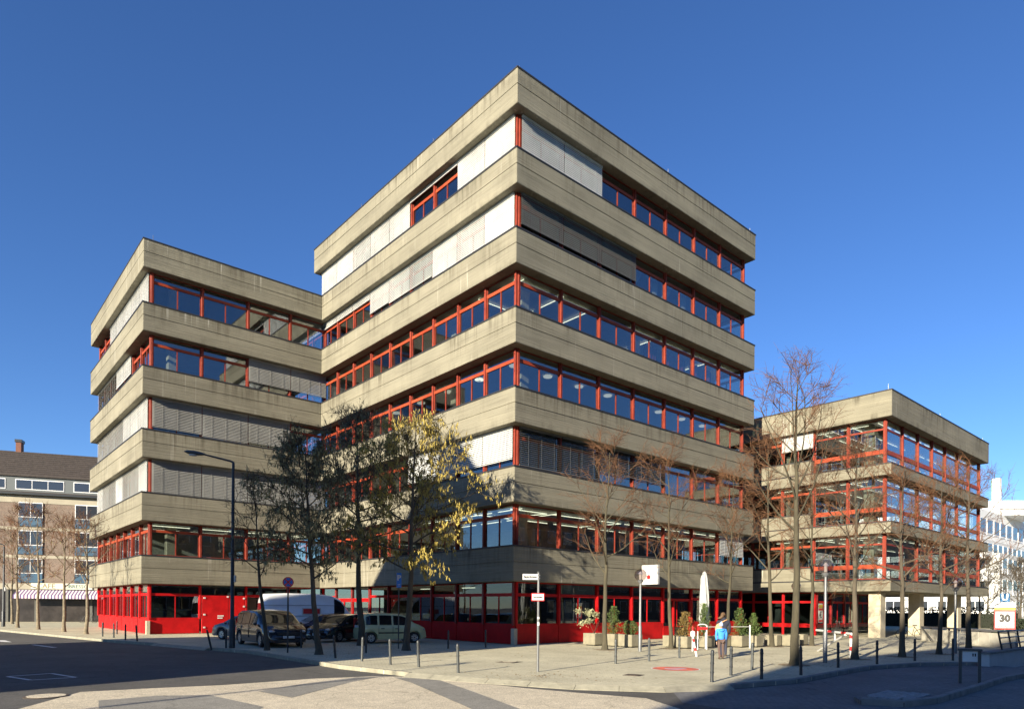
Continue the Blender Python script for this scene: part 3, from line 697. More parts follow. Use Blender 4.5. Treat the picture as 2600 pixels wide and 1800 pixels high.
cafe = thing('brick_apartment_house', 'brown brick apartment house with tiled roof above a cafe', 'building', (*ORG, 0), AZC)
X0, X1 = -34, 26
# facade local: x along, -y towards the camera
MB().box(X0, X1, 0, 11, 0, 12.9).build('wall', mbrick, cafe)
MB().box(X0, X1, -.06, -.002, 12.3, 13.1).build('cornice_band', mrender, cafe); MB().box(X0-.3, X1+.3, -.55, 11.5, 13.1, 13.3).build('eave', mpoledark, cafe)
rf = MB().add([(X0, -.45, 13.3), (X1, -.45, 13.3), (X1, 5.5, 18.6), (X0, 5.5, 18.6), (X1, 11.4, 13.3), (X0, 11.4, 13.3)], [(0,1,2,3), (3,2,4,5), (0,3,5), (1,4,2)]).build('roof', mtile, cafe)
for k in range(17):
    t = .16 + k*.05; MB().box(X0, X1, -.45+5.95*t-.02, -.45+5.95*t+.07, 13.3+5.3*t+.02, 13.3+5.3*t+.09).build('tile_course', mtile, rf)
# dormer band
MB().box(X0+1, X1-1, -.3, 2.6, 13.32, 14.95).build('dormer', mat('dormer_cladding', (.10, .115, .12), .7), cafe); MB().box(X0+.8, X1-.8, -.5, 2.8, 14.96, 15.12).build('dormer_roof', mtile, cafe)
def cwin(x, z, w_, h_, parts, name='window'):
    o = MB().box(x, x+w_, -.13, -.03, z, z+h_).build(name, mwinw, cafe); n_ = parts
    for k in range(n_):
        a = x+.07+k*(w_-.07)/n_; MB().box(a, a+(w_-.07)/n_-.07, -.145, -.131, z+.08, z+h_-.08).build('pane', mwing, o)
    return o
for k in range(11):
    x = X0+2+k*5.15
    x += .4; o = cwin(x, 13.62, 4.3, 1.05, 3); o.location = (0, -.22, 0)
for k in range(11):
    x = X0 + 3.2 + k*5.05
    for z in (10.1, 7.2, 4.3):
        z = z - .2
        o = cwin(x, z+.9, 2.15, 1.55, 2); MB().box(x, x+2.15, -.12, -.032, z-.02, z+.88).build('spandrel_panel', mspand, o)
for z in (9.75, 6.85): MB().box(X0, X1, -.04, -.003, z-.25, z+.05).build('floor_band', mrender, cafe)
MB().box(X0, X1, -.09, -.004, 3.35, 3.95).build('fascia', mrender, cafe)
MB().box(X0, X1, -.07, -.005, .0, 3.3).build('shop_front', mat('dim_shop_front', (.035, .03, .028), .25, var=.6, vs=.8), cafe)
for k in range(24): MB().box(X0+k*2.5, X0+k*2.5+.22, -.16, -.072, 0, 3.32).build('shop_pier', mintd, cafe)
mawn = mat('striped_awning', (.6, .55, .55), .9)
t = mawn.node_tree; wv = t.nodes.new('ShaderNodeTexWave'); tc = t.nodes.new('ShaderNodeTexCoord'); rp = t.nodes.new('ShaderNodeValToRGB')
wv.inputs['Scale'].default_value = 1.05; wv.inputs['Distortion'].default_value = 0; rp.color_ramp.interpolation = 'CONSTANT'
rp.color_ramp.elements[0].color = (.62, .60, .58, 1); rp.color_ramp.elements[1].color = (.30, .06, .12, 1); rp.color_ramp.elements[1].position = .55
e = rp.color_ramp.elements.new(.8); e.color = (.08, .08, .22, 1)
t.links.new(tc.outputs['Object'], wv.inputs['Vector']); t.links.new(wv.outputs['Fac'], rp.inputs[0]); t.links.new(rp.outputs[0], t.nodes['Principled BSDF'].inputs['Base Color'])
aw = MB().add([(-.5, -.2, 3.3), (7.0, -.2, 3.3), (7.0, -1.5, 2.75), (-.5, -1.5, 2.75), (7.0, -1.52, 2.4), (-.5, -1.52, 2.4)], [(0,1,2,3), (3,2,4,5)]).build('awning', mawn, cafe)
cs = MB().box(.7, 6.2, -.2, -.1, 3.4, 4.02).build('cafe_sign', mat('cream_sign_board', (.62, .60, .48), .6), cafe)
text('CAFÉ', .72, mat('sign_bronze', (.25, .21, .12), .5), cs, (2.0, -.21, 3.70), (R(90), 0, 0), depth=.01)
text('LIBRESSO', .52, mat('sign_green', (.02, .10, .10), .5), cs, (4.75, -.21, 3.70), (R(90), 0, 0), depth=.01)
for x, y, w_ in ((-7.3, 5.2, 1.3), (-2.4, 5.4, .5), (7.9, 3.2, 1.2), (-14, 5, 1.3)):
    o = MB().box(x, x+w_, y, y+.9, 16.4, 19.6 if y > 4 else 18.2).build('chimney', mat('chimney_brick_%d' % int(x+40), (.17, .075, .05), .9, var=.2, vs=4) , rf)
    MB().box(x-.08, x+w_+.08, y-.08, y+.98, 19.6 if y > 4 else 18.2, 19.9 if y > 4 else 18.5).build('cap', mpoledark, rf)
pu = MB().box(7.5, 8.4, -.25, -.1, 1.9, 3.0).build('purple_sign', mat('purple_sign_face', (.16, .07, .30), .5), cafe)

# ================================================================== BACKGROUND: white offices on the right
mwo = mat('white_facade', (.72, .72, .70), .8, var=.06, vs=.4); mwo2 = mat('pale_grey_facade', (.56, .565, .55), .8, var=.06, vs=.4)
wo = thing('white_office_building', 'stepped white office block with drum roof and chimney in the distance', 'building', (117.0, 7.5, 0)); wo.scale = (1, 1, 1.06)
MB().box(0, 60, 0, 30, 0, 11.2).build('wall', mwo2, wo); MB().box(4.5, 60, 4, 30, 11.2, 14.2).build('wall', mwo2, wo); MB().box(6.5, 60, 6, 40, 14.2, 20.2).build('wall', mwo, wo)
MB().lathe([(9.0, 20.2), (9.4, 20.4), (9.4, 21.4), (9.9, 21.6), (9.9, 23.0), (9.5, 23.2)], (36, 11.5, 0), 40).build('drum_roof', mwo, wo, 40)
MB().box(28.0, 29.2, 6.6, 8.0, 20.3, 27.6).build('chimney', mwo, wo); MB().box(28.2, 29.3, 8.02, 8.3, 20.3, 27.4).build('chimney_flue', mat('green_glass_panel', (.10, .22, .20), .2), wo); MB().box(27.3, 30, 6.4, 8.6, 20.2, 22.6).build('chimney_base', mwo, wo)
wp = {}
def wwin(x, y, z, w_, h_, panel=.8, face='y'):
    key = (w_, h_, panel)
    if key not in wp:
        wp[key] = (MB().box(0, w_, -.1, -.01, 0, h_).mesh('window', mwinw), MB().box(.15, w_/2-.06, -.14, -.101, panel+.12, h_-.12).mesh('pane', mwing), MB().box(w_/2+.06, w_-.15, -.14, -.101, panel+.12, h_-.12).mesh('pane', mwing))
    o = place('window', wp[key][0], wo, (x, y, z), 0 if face == 'y' else R(-90)); place('pane', wp[key][1], o); place('pane', wp[key][2], o)
for i in range(12):
    for z in (.9, 4.4, 7.9): wwin(1.4+i*3.4, 0, z, 2.5, 2.6)
for i in range(11): wwin(5.5+i*3.4, 4, 11.7, 2.6, 2.0, .1); wwin(7.2+i*4.6, 6, 15.8, 3.6, 2.8, .2)
for i in range(6):
    for z in (.9, 4.4, 7.9): wwin(0, 27-i*4.4, z, 3.0, 2.6, .8, 'x')
for z in (6.6, 10.3): 
    b = MB().box(-3.2, -.01, 1.0, 8, z, z+1.1).build('balcony', mwo, wo)

# ================================================================== HOUSES BEHIND THE VIEWER (their shade falls into the street)
sxk = cos(AZ)/tan(EL); syk = sin(AZ)/tan(EL)
def up_sun(Y, Zt, X):     # point at plane x = X on the light ray that ends at (0, Y, Zt)
    k = -X; return (X, Y - k*tan(AZ), Zt + k/cos(AZ)*tan(EL))
mplaster = mat('sandy_plaster', (.48, .42, .32), .9, var=.1, vs=.6)
GX = -38.0
pk = up_sun(5.5, 11.6, GX); pr_ = up_sun(-.75, 4.8, GX); pl_ = up_sun(16.8, 0.2, GX)
ha = thing('gabled_house', 'tall plaster house with steep gable roof behind the viewer', 'building', (0, 0, 0))
ringA = lambda x: [(x, pr_[1], RZ), (x, pl_[1], RZ), (x, pl_[1], pl_[2]), (x, pk[1], pk[2]-.3), (x, pr_[1], pr_[2])]
MB().rings([ringA(GX-14), ringA(GX)]).build('wall', mplaster, ha)
MB().add([(GX+.2, pr_[1]-.15, pr_[2]-.1), (GX+.2, pk[1], pk[2]), (GX-14.2, pk[1], pk[2]), (GX-14.2, pr_[1]-.15, pr_[2]-.1), (GX+.2, pl_[1]+.1, pl_[2]), (GX-14.2, pl_[1]+.1, pl_[2])], [(0,1,2,3), (1,4,5,2)]).build('roof', mtile, ha)
ch = up_sun(6.55, 11.5, GX-.6); MB().box(GX-1.5, GX-.6, ch[1]-.35, ch[1]+.3, ch[2]-4, ch[2]+.05).build('chimney', mbrick, ha)
for i in range(4):
    for k in range(5): 
        o = MB().box(GX+.01, GX+.08, pr_[1]+1.2+i*3.1, pr_[1]+2.6+i*3.1, 1.2+k*3.2, 3.0+k*3.2).build('window', mwinw, ha); MB().box(GX+.081, GX+.1, pr_[1]+1.3+i*3.1, pr_[1]+2.5+i*3.1, 1.3+k*3.2, 2.9+k*3.2).build('pane', mwing, o)
hb_ = 20.0; bx, by = 1.2 - sxk*hb_, -13.6 - syk*hb_
hb = thing('flat_roofed_house', 'pale flat-roofed office house behind the viewer', 'building', (0, 0, 0))
MB().box(bx, bx+20, by-30, by, RZ, hb_).build('wall', mplaster, hb)
for i in range(6):
    for k in range(6):
        o = MB().box(bx+1.2+i*3.2, bx+3.2+i*3.2, by+.01, by+.08, 1+k*3.2, 2.9+k*3.2).build('window', mwinw, hb); MB().box(bx+1.3+i*3.2, bx+3.1+i*3.2, by+.081, by+.1, 1.1+k*3.2, 2.8+k*3.2).build('pane', mwing, o)
hc_ = thing('corner_house', 'brick corner house across the street behind the viewer', 'building', (0, 0, 0))
MB().box(-6, 240, -62, -46, RZ, 21).build('wall', mbrick, hc_); MB().box(-6.5, 240.5, -62.5, -45.5, 21, 21.4).build('eave', mpoledark, hc_)
for i in range(28):
    for k in range(6):
        o = MB().box(-4.8+i*3.3, -3.1+i*3.3, -45.99, -45.92, 1.2+k*3.4, 3.1+k*3.4).build('window', mwinw, hc_); MB().box(-4.7+i*3.3, -3.2+i*3.3, -45.919, -45.9, 1.3+k*3.4, 3.0+k*3.4).build('pane', mwing, o)

# ================================================================== TREES
mbark = mat('grey_brown_bark', (.075, .062, .043), .95, var=.35, vs=6, bump=.9, bs=25, stretch=(1, 1, .25))
mbarkg = mat('mossy_bark', (.060, .052, .032), .95, var=.4, vs=5, bump=.9, bs=25, stretch=(1, 1, .25))
mbarkp = mat('pale_flaking_bark', (.17, .14, .095), .95, var=.45, vs=7, bump=.8, bs=20)
mtwig = mat('brown_twig', (.095, .05, .026), .9, var=.4, vs=.7, col2=(.18, .08, .032))
mtwigd = mat('dark_twig', (.055, .042, .026), .9)
mleaf_d = mat('dark_olive_catkin', (.19, .185, .085), .8, var=.4, vs=1.4, col2=(.25, .23, .11))
mleaf_b = mat('brown_olive_catkin', (.18, .155, .075), .8, var=.4, vs=1.4, col2=(.25, .21, .10))
mleaf_y = mat('yellow_catkin', (.33, .25, .05), .8, var=.35, vs=1.4, col2=(.46, .36, .08))
mshrub = mat('green_shrub_leaf', (.045, .085, .018), .7, var=.5, vs=6, col2=(.10, .15, .03))
mshrubp = mat('pale_variegated_leaf', (.30, .30, .17), .7, var=.4, vs=8)
mshrubr = mat('reddish_shrub_leaf', (.13, .10, .03), .7, var=.5, vs=6, col2=(.22, .14, .03))
msoil = mat('soil', (.06, .045, .03), 1., var=.3, vs=8, bump=.6, bs=20)
mlitter = mat('bare_earth', (.26, .20, .12), 1., var=.3, vs=6, bump=.5, bs=25)

def path(rng, p, d, L, n, wob, upw):
    pts = [p.copy()]; d = d.normalized()
    for i in range(n):
        d = (d + Vector((rng.uniform(-wob, wob), rng.uniform(-wob, wob), rng.uniform(-wob, wob) + upw))).normalized()
        p = p + d*(L/n); pts.append(p.copy())
    return pts
def make_tree(name, label, x, y, H, tr, th, spread, seed, bark=mbark, twig=mtwig, group=None, nb=17, ns=7, nt=7, leaf=None, nleaf=0, upang=(35, 60), lean=(0, 0), twr=.009, droop=0., upw=.10, cat='tree', tl=.55):
    rng = random.Random(seed)
    t = thing(name, label, cat, (x, y, 0), 0, group)
    trunk = MB(); crown = MB(); leaves = MB()
    n = 12; pts = [Vector((0, 0, -.05))]
    dx = dy = 0
    for i in range(1, n+1):
        k = i/n; dx += rng.uniform(-.05, .05)*H/10; dy += rng.uniform(-.05, .05)*H/10
        pts.append(Vector((dx + lean[0]*k, dy + lean[1]*k, H*.95*k)))
    rad = [tr*(1-.88*(i/n)**.9) for i in range(n+1)]
    fl = [Vector((0, 0, -.05)), Vector((0, 0, .06)), Vector((0, 0, .22))]
    trunk.tube(fl + pts[1:], [tr*1.55, tr*1.3, tr*1.06] + rad[1:], 9)
    def at(k):
        f_ = k*n; i = min(int(f_), n-1); return pts[i].lerp(pts[i+1], f_-i), rad[i]*(1-(f_-i)) + rad[i+1]*(f_-i)
    ends = []
    ang = rng.uniform(0, 6.28)
    for b in range(nb):
        u = b/(nb-1); k = th/(H*.95) + (1 - th/(H*.95))*(u**.9)*.97; p, r = at(k)
        ang += 2.4 + rng.uniform(-.5, .5); a = R(rng.uniform(*upang) + 22*u)
        env = (.75 + .25*min(1, u*6))*(1 - .78*u**1.3); L = spread*env*rng.uniform(.78, 1.22)/max(.45, cos(a))**.6
        d = Vector((cos(ang)*cos(a), sin(ang)*cos(a), sin(a)))
        bp = path(rng, p, d, L, 5, .14, upw - droop); br = min(r*.55, .018 + .012*L)
        trunk.tube(bp, [br*(1-.16*i) for i in range(6)], 5, False)
        for s_ in range(ns):
            v = .22 + .78*(s_+rng.random())/ns; i = min(int(v*5), 4); q = bp[i].lerp(bp[i+1], v*5-i)
            bd = (bp[i+1]-bp[i]).normalized(); side = bd.cross(Vector((rng.uniform(-1,1), rng.uniform(-1,1), rng.uniform(-.3,1)))).normalized()
            d2 = (bd*rng.uniform(.35, .9) + side*rng.uniform(.5, 1.0) + Vector((0, 0, .16-droop*2))).normalized()
            L2 = L*rng.uniform(.24, .46)*(1.15-.5*v) + .12
            sp = path(rng, q, d2, L2, 3, .2, .06-droop); crown.tube(sp, [twr*1.9, twr*1.6, twr*1.3, twr*.9], 4, False)
            for w_ in range(nt):
                v2 = .15 + .85*(w_+rng.random())/nt; j = min(int(v2*3), 2); q2 = sp[j].lerp(sp[j+1], v2*3-j)
                sd = (sp[j+1]-sp[j]).normalized(); side = sd.cross(Vector((rng.uniform(-1,1), rng.uniform(-1,1), rng.uniform(-1,1)))).normalized()
                d3 = (sd*rng.uniform(.4, 1) + side*rng.uniform(.4, 1) + Vector((0,0,.1-droop*2))).normalized()
                L3 = rng.uniform(.5, 1.1)*tl
                tp = path(rng, q2, d3, L3, 2, .25, .05-droop); crown.tube(tp, [twr, twr*.8, twr*.5], 3, False)
                ends.append((q2, tp[-1])); 
                if L3 > .35*tl:
                    m_2 = tp[1]; d4 = Vector((rng.uniform(-1,1), rng.uniform(-1,1), rng.uniform(-.4,.8))).normalized()
                    crown.tube([m_2, m_2 + d4*L3*.45], [twr*.7, twr*.4], 3, False); ends.append((m_2, m_2 + d4*L3*.45))
    trunk.build('trunk', bark, t, 60); crown.build('crown', twig, t)
    if leaf:
        for _ in range(nleaf):
            a_, b_ = rng.choice(ends)
            if rng.random() < .75*max(0, (a_.z-th)/(H-th)): continue
            q = a_.lerp(b_, rng.random()); h = rng.uniform(.06, .20); w_ = rng.uniform(.007, .021)*rng.choice((.7, 1, 1, 1.5))
            an = rng.uniform(0, pi); c, s = cos(an)*w_, sin(an)*w_; ox, oy = rng.uniform(-.03, .03), rng.uniform(-.03, .03)
            leaves.add([(q.x-c*.5, q.y-s*.5, q.z), (q.x+c*.5, q.y+s*.5, q.z), (q.x+c+ox, q.y+s+oy, q.z-h*.6), (q.x+ox*1.5, q.y+oy*1.5, q.z-h), (q.x-c+ox, q.y-s+oy, q.z-h*.6)], [(0,1,2,3,4)])
        leaves.build('foliage', leaf, t)
    return t
GL = 'catkin trees by the parked cars'
make_tree('catkin_tree', 'dark olive catkin tree nearest the no-stopping sign', -10.32, -.39, 8.5, .13, 2.9, 2.55, 21, mbark, mtwigd, GL, 26, 9, 7, mleaf_d, 19000, (0, 26), (-.6, .2), .008, .03)
make_tree('catkin_tree', 'tallest brownish catkin tree behind the pale green hatchback', -6.03, 4.17, 11.4, .17, 3.9, 3.5, 22, mbark, mtwigd, GL, 28, 9, 7, mleaf_b, 17000, (2, 28), (-.5, .1), .008, .02)
make_tree('catkin_tree', 'yellow sunlit catkin tree beside the blue parking sign', -6.22, -.14, 10.1, .155, 3.4, 3.6, 23, mbark, mtwigd, GL, 27, 9, 7, mleaf_y, 30000, (0, 26), (.3, 0), .008, .03)
make_tree('thin_tree', 'thin nearly bare tree beside the dark lamp post', -10.96, 3.2, 7.1, .10, 3.0, 1.9, 24, mbark, mtwigd, None, 15, 5, 4, mleaf_d, 900, (5, 35), (-.5, 0), .007, .02)
GR = 'bare trees on the plaza'
for i, (x, y, H, tr, th, sp, lab, bk) in enumerate([
    (1.38, -4.75, 9.4, .125, 3.9, 2.5, 'bare tree beside the pale shrub planters near tower corner', mbarkg),
    (4.73, -5.93, 9.4, .105, 3.9, 2.1, 'slender bare tree left of the folded white parasol', mbarkg),
    (8.84, -6.33, 9.2, .10, 3.7, 2.2, 'slender bare tree right behind the adult and child', mbarkg),
    (10.56, -7.86, 10.6, .115, 3.8, 2.5, 'bare leaning tree in front of the dark link recess', mbarkg),
    (.51, -14.01, 10.1, .15, 4.6, 2.5, 'tallest bare tree with thick trunk left of the white barrier', mbarkg),
    (13.5, -8.52, 9.3, .11, 3.9, 2.4, 'bare tree in front of bright red shop frames', mbarkg),
    (5.08, -14.12, 8.2, .125, 3.2, 2.4, 'bare tree touching the red and white barrier post', mbark),
    (8.11, -14.74, 7.6, .12, 3.0, 2.3, 'bare tree with low forked limb right of concrete column', mbark),
    (11.43, -15.07, 7.9, .105, 3.1, 2.3, 'bare tree just left of the rightmost globe lamp', mbark),
    (15.86, -14.99, 8.9, .13, 3.3, 2.7, 'rightmost bare tree by the ramp railing', mbark)]):
    make_tree('bare_tree', lab, x, y, H, tr, th-.5, sp*(1.14 if i < 6 else .98), 40+i, bk, mtwig, GR, 18, 7, 7, None, 0, (10, 48), (random.Random(i).uniform(-.5, .3), 0), .0054, 0, .06)
    r_ = random.Random(i+5); n = 18
    e_ = sheet('tree_pit', [(x + (.55+r_.uniform(-.12, .12))*cos(2*pi*k/n), y + (.55+r_.uniform(-.12, .12))*sin(2*pi*k/n)) for k in range(n)], .005, mlitter); struct(e_)
GLL = 'bare trees along the left pavement'
for i, (x, y, H, lab) in enumerate([(-15.54, 35.19, 9.0, 'bare pale-trunked tree in front of the cafe awning start'), (-14.76, 29.07, 7.6, 'bare pale-trunked tree in front of the cafe sign'), (-14.19, 24.5, 7.0, 'bare pale-trunked tree nearest the left block corner'),
        (-16.35, 40.17, 9.5, 'bare street tree second from the left edge'), (-15.72, 52.46, 9.5, 'bare street tree at the far left in front of brick house')]):
    make_tree('street_tree', lab, x, y, H, .12, 3.0, 2.4, 60+i, mbarkp, mtwig, GLL, 14, 6, 6, mleaf_b, 350, (15, 50), (0, 0), .008)
GB = 'trees behind the library wing'
rb2 = random.Random(9); BGL = ['bare tree seen under the wing, %s from the left' % q for q in ('first', 'second', 'third', 'fourth', 'fifth')] + ['bare tree beyond the subway parapet, %s from the wing' % q for q in ('nearest', 'second', 'third', 'farthest')]
for i in range(9):
    x = 58 + i*5.2 + rb2.uniform(-1.5, 1.5); y = 5 + rb2.uniform(-7, 16) - i*1.2
    make_tree('background_tree', BGL[i], x, y, rb2.uniform(7, 8.5), .13, 2.2, 3.2, 80+i, mbark, mtwigd, GB, 15, 7, 6, None, 0, (15, 55), (0, 0), .014)
# hedge behind the parapet
hed = tag(place('clipped_hedge', None), 'dark clipped hedge behind the subway parapet', 'hedge')
hl = MB(); hr = random.Random(2)
for _ in range(9000):
    x = hr.uniform(46, 86); y = -9 + (x-46)*.08 + hr.uniform(-.5, .5); z = hr.uniform(.05, 1.15); a = hr.uniform(0, 6.28); s = .09
    v = Vector((hr.uniform(-1,1), hr.uniform(-1,1), hr.uniform(-1,1))).normalized(); u = v.orthogonal().normalized()*s; w2 = v.cross(u)
    p = Vector((x, y, z)); hl.add([p-u, p+w2*.6, p+u, p-w2*.6], [(0,1,2,3)])
hl2 = MB()
for _ in range(9000):
    y = hr.uniform(-6, 30); x = 66 + hr.uniform(-.6, .6); z = hr.uniform(.05, 2.3)
    v = Vector((hr.uniform(-1,1), hr.uniform(-1,1), hr.uniform(-1,1))).normalized(); u = v.orthogonal().normalized()*.13; w2 = v.cross(u)
    p = Vector((x, y, z)); hl2.add([p-u, p+w2*.6, p+u, p-w2*.6], [(0,1,2,3)])
hed2 = tag(place('garden_hedge', None), 'tall dark hedge seen below the library wing', 'hedge')
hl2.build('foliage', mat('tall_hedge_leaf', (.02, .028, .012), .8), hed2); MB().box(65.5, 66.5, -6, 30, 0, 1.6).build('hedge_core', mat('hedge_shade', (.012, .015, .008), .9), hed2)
hl.build('foliage', mat('hedge_leaf', (.02, .03, .012), .8), hed); MB().box(46, 86, -9.0, -5.6, 0, .05).xform(Matrix.Identity(4)).build('soil_bed', msoil, hed)

# ================================================================== PLANTERS
mplanter = mat('planter_concrete', (.215, .195, .137), .9, var=.2, vs=3, bump=.4, bs=40)
def planter(x, y, label, w_=.72, d=.72, h=.58, rz=0., plant=None, pm=mshrub):
    t = thing('planter', label, 'planter', (x, y, 0), rz, 'concrete planters on the plaza')
    s = MB(); c = .03
    ring = lambda i, z: [(i+c,i,z),(w_-i-c,i,z),(w_-i,i+c,z),(w_-i,d-i-c,z),(w_-i-c,d-i,z),(i+c,d-i,z),(i,d-i-c,z),(i,i+c,z)]
    s.rings([ring(.015, .05), ring(0, .09), ring(0, h), ring(.06, h), ring(.07, h-.08)], True, True); s.build('tub', mplanter, t)
    MB().box(.12, w_-.12, .12, d-.12, -.0, .06).build('foot', mdark, t); MB().box(.075, w_-.075, .075, d-.075, h-.079, h-.03).build('soil', msoil, t)
    if plant:
        kind, ph, pr = plant; rng = random.Random(int(x*100)); p = thing('shrub', plant_label[kind] + ' in ' + label.split(',')[0], 'shrub', (x+w_/2, y+d/2, h-.04), 0)
        lv = MB(); st = MB()
        for _ in range(6): a = rng.uniform(0, 6.28); st.tube([(0,0,0), (cos(a)*pr*.3, sin(a)*pr*.3, ph*.45), (cos(a)*pr*.6, sin(a)*pr*.6, ph*.85)], [.015, .011, .005], 4)
        n_ = {'ball': 2600, 'cone': 2600, 'loose': 900}[kind]
        for _ in range(n_):
            u = rng.random(); a = rng.uniform(0, 6.28); q = rng.random()**.4
            if kind == 'ball': th_ = math.acos(rng.uniform(-1, 1)); P_ = Vector((sin(th_)*cos(a)*pr, sin(th_)*sin(a)*pr, ph*.5+cos(th_)*ph*.5))*1; P_.x *= q; P_.y *= q
            elif kind == 'cone': rr = pr*(1-.72*u)*(.62+.3*sin(3*a+7*u+x)+.33*sin(5*a-11*u))*q*1.25; P_ = Vector((cos(a)*rr, sin(a)*rr, .06+u*ph))
            else:
                c_ = rng.randrange(9); rc = random.Random(c_+int(x*10)); ca = rc.uniform(0, 6.28); cr = rc.uniform(.2, .95)*pr; cz = rc.uniform(.4, .95)*ph
                P_ = Vector((cos(ca)*cr + rng.gauss(0, .09), sin(ca)*cr + rng.gauss(0, .09), cz + rng.gauss(0, .07)))
            v = Vector((rng.uniform(-1,1), rng.uniform(-1,1), rng.uniform(-.2,1))).normalized(); uu = v.orthogonal().normalized(); ww = v.cross(uu); s_ = rng.uniform(.02, .038) if kind != 'loose' else rng.uniform(.03, .06)
            lv.add([P_-uu*s_, P_+ww*s_*.5, P_+uu*s_, P_-ww*s_*.5], [(0,1,2,3)])
        st.build('stem', mtwigd, p); lv.build('foliage', pm, p)
plant_label = {'ball': 'clipped round green shrub', 'cone': 'upright green shrub', 'loose': 'leggy pale-leaved shrub'}
planter(3.3, -2.4, 'concrete planter leftmost of row, beside tree trunk', .8, .8, .62, 0, ('loose', 1.25, .85), mshrubp)
planter(3.55, -3.45, 'concrete planter half hidden behind tree trunk', .8, .8, .62, 0, ('cone', 1.35, .48))
planter(3.62, -4.46, 'concrete planter with round ball shrub', .85, .85, .62, 0, ('ball', .72, .40))
planter(5.3, -5.7, 'concrete planter left of leaning striped post', .62, .7)
planter(5.1, -6.55, 'concrete planter behind leaning striped post', .72, .72, .58, 0, ('cone', 1.15, .55), mshrubr)
planter(6.3, -6.75, 'concrete planter below folded parasol', .85, .72, .58, 0, ('cone', 1.55, .42))
planter(7.75, -6.95, 'concrete planter just right of the child', .5, .7)
planter(8.3, -7.5, 'concrete planter beside white rail post', .8, .7, .58, 0, ('cone', 1.35, .46))
planter(9.15, -7.8, 'concrete planter right of white rail post', .7, .7, .58, 0, ('cone', 1.1, .34))
planter(10.6, -8.1, 'narrow concrete planter behind leaning bare tree', .5, .7)
planter(11.2, -8.6, 'concrete planter left of thick bare trunk', .85, .72, .58)
planter(12.9, -8.35, 'concrete planter right of thick bare trunk', .6, .7)

# ================================================================== STREET FURNITURE
def bollard(x, y, label, h=.86, m=mpoledark, lean=(0, 0), r=.042):
    t = thing('bollard', label, 'bollard', (x, y, 0), 0, 'steel bollards')
    t.rotation_euler = (lean[0], lean[1], 0)
    MB().lathe([(r*1.05, -.08), (r*1.05, .03), (r, .06), (r, h-.10)], n=12).build('post', m, t, 40)
    MB().lathe([(r*.96, h-.10), (r*1.0, h-.05), (r*.75, h-.015), (r*.3, h)], n=12).build('cap', m, t, 40)
    for z in (h*.30, h*.58, h-.13): MB().lathe([(r, z-.02), (r*1.22, z-.012), (r*1.22, z+.012), (r, z+.02)], n=12).build('ring', m, t, 40)
D_, G_ = mpoledark, mpolegrey
for x, y, lab, m, ln in [
    (-12.41, 5.8, 'leaning dark bollard at driveway edge left of lamp post', D_, (0, -.22)), (-11.85, 5.6, 'dark bollard just left of the dark lamp post', D_, (0, 0)),
    (-9.12, 3.96, 'dark bollard in front of the black people carrier', D_, (0, 0)), (-10.62, -2.4, 'leaning dark bollard right of dark catkin tree', D_, (.02, -.1)),
    (-8.36, -.53, 'dark bollard under the tallest catkin tree', D_, (0, 0)), (-10.54, -4.21, 'grey ringed bollard first of four on sunlit kerb', G_, (0, .03)),
    (-10.44, -5.92, 'grey ringed bollard second of four on sunlit kerb', G_, (0, -.04)), (-10.22, -7.25, 'grey ringed bollard third of four on sunlit kerb', G_, (0, -.05)),
    (-10.3, -9.42, 'grey ringed bollard last of four on sunlit kerb', G_, (0, -.04)), (-3.99, -.13, 'thin dark bollard left along shaded tower wall', D_, (0, 0)),
    (-2.02, -.37, 'thin dark bollard nearest the tower corner', D_, (0, 0)), (-4.09, -10.01, 'grey bollard right of street-name post in sunlit row', G_, (0, 0)),
    (-2.3, -10.04, 'middle grey bollard of sunlit row of three', G_, (0, 0)), (-.09, -9.77, 'grey bollard nearest the leaning striped post', G_, (0, 0)),
    (-6.5, -15.27, 'black bollard nearest the viewer at shadow edge', D_, (0, .02)), (-4.54, -14.64, 'black bollard in front of walking child', D_, (0, 0)),
    (-2.24, -13.99, 'grey bollard on sunlit paving right of the child', G_, (0, .02)), (-4.78, -15.7, 'black bollard on kerb between child and thick tree', D_, (0, 0)),
    (-2.76, -15.81, 'black bollard just right of the thick tree trunk', D_, (0, -.03)), (.74, -15.36, 'black bollard in front of white barrier brace', D_, (0, -.02)),
    (3.39, -15.56, 'black bollard in front of the concrete column', D_, (0, 0)), (6.19, -15.84, 'black bollard in front of the parked bicycle', D_, (0, 0)),
    (7.67, -16.66, 'black bollard beside the rightmost globe lamp', D_, (0, 0)), (-13.99, 20.43, 'dark bollard left of row before left block corner', D_, (0, 0)),
    (-13.82, 18.28, 'second dark bollard of row before left block corner', D_, (0, 0)), (-12.65, 23.62, 'farthest dark bollard beside red base panels', D_, (0, 0)),
    (-13.82, 15.35, 'third dark bollard of row before left block corner', D_, (0, 0)), (-13.6, 13.75, 'leaning dark bollard at end of left pavement', D_, (0, -.08))]:
    bollard(x, y, lab, .84, m, ln)

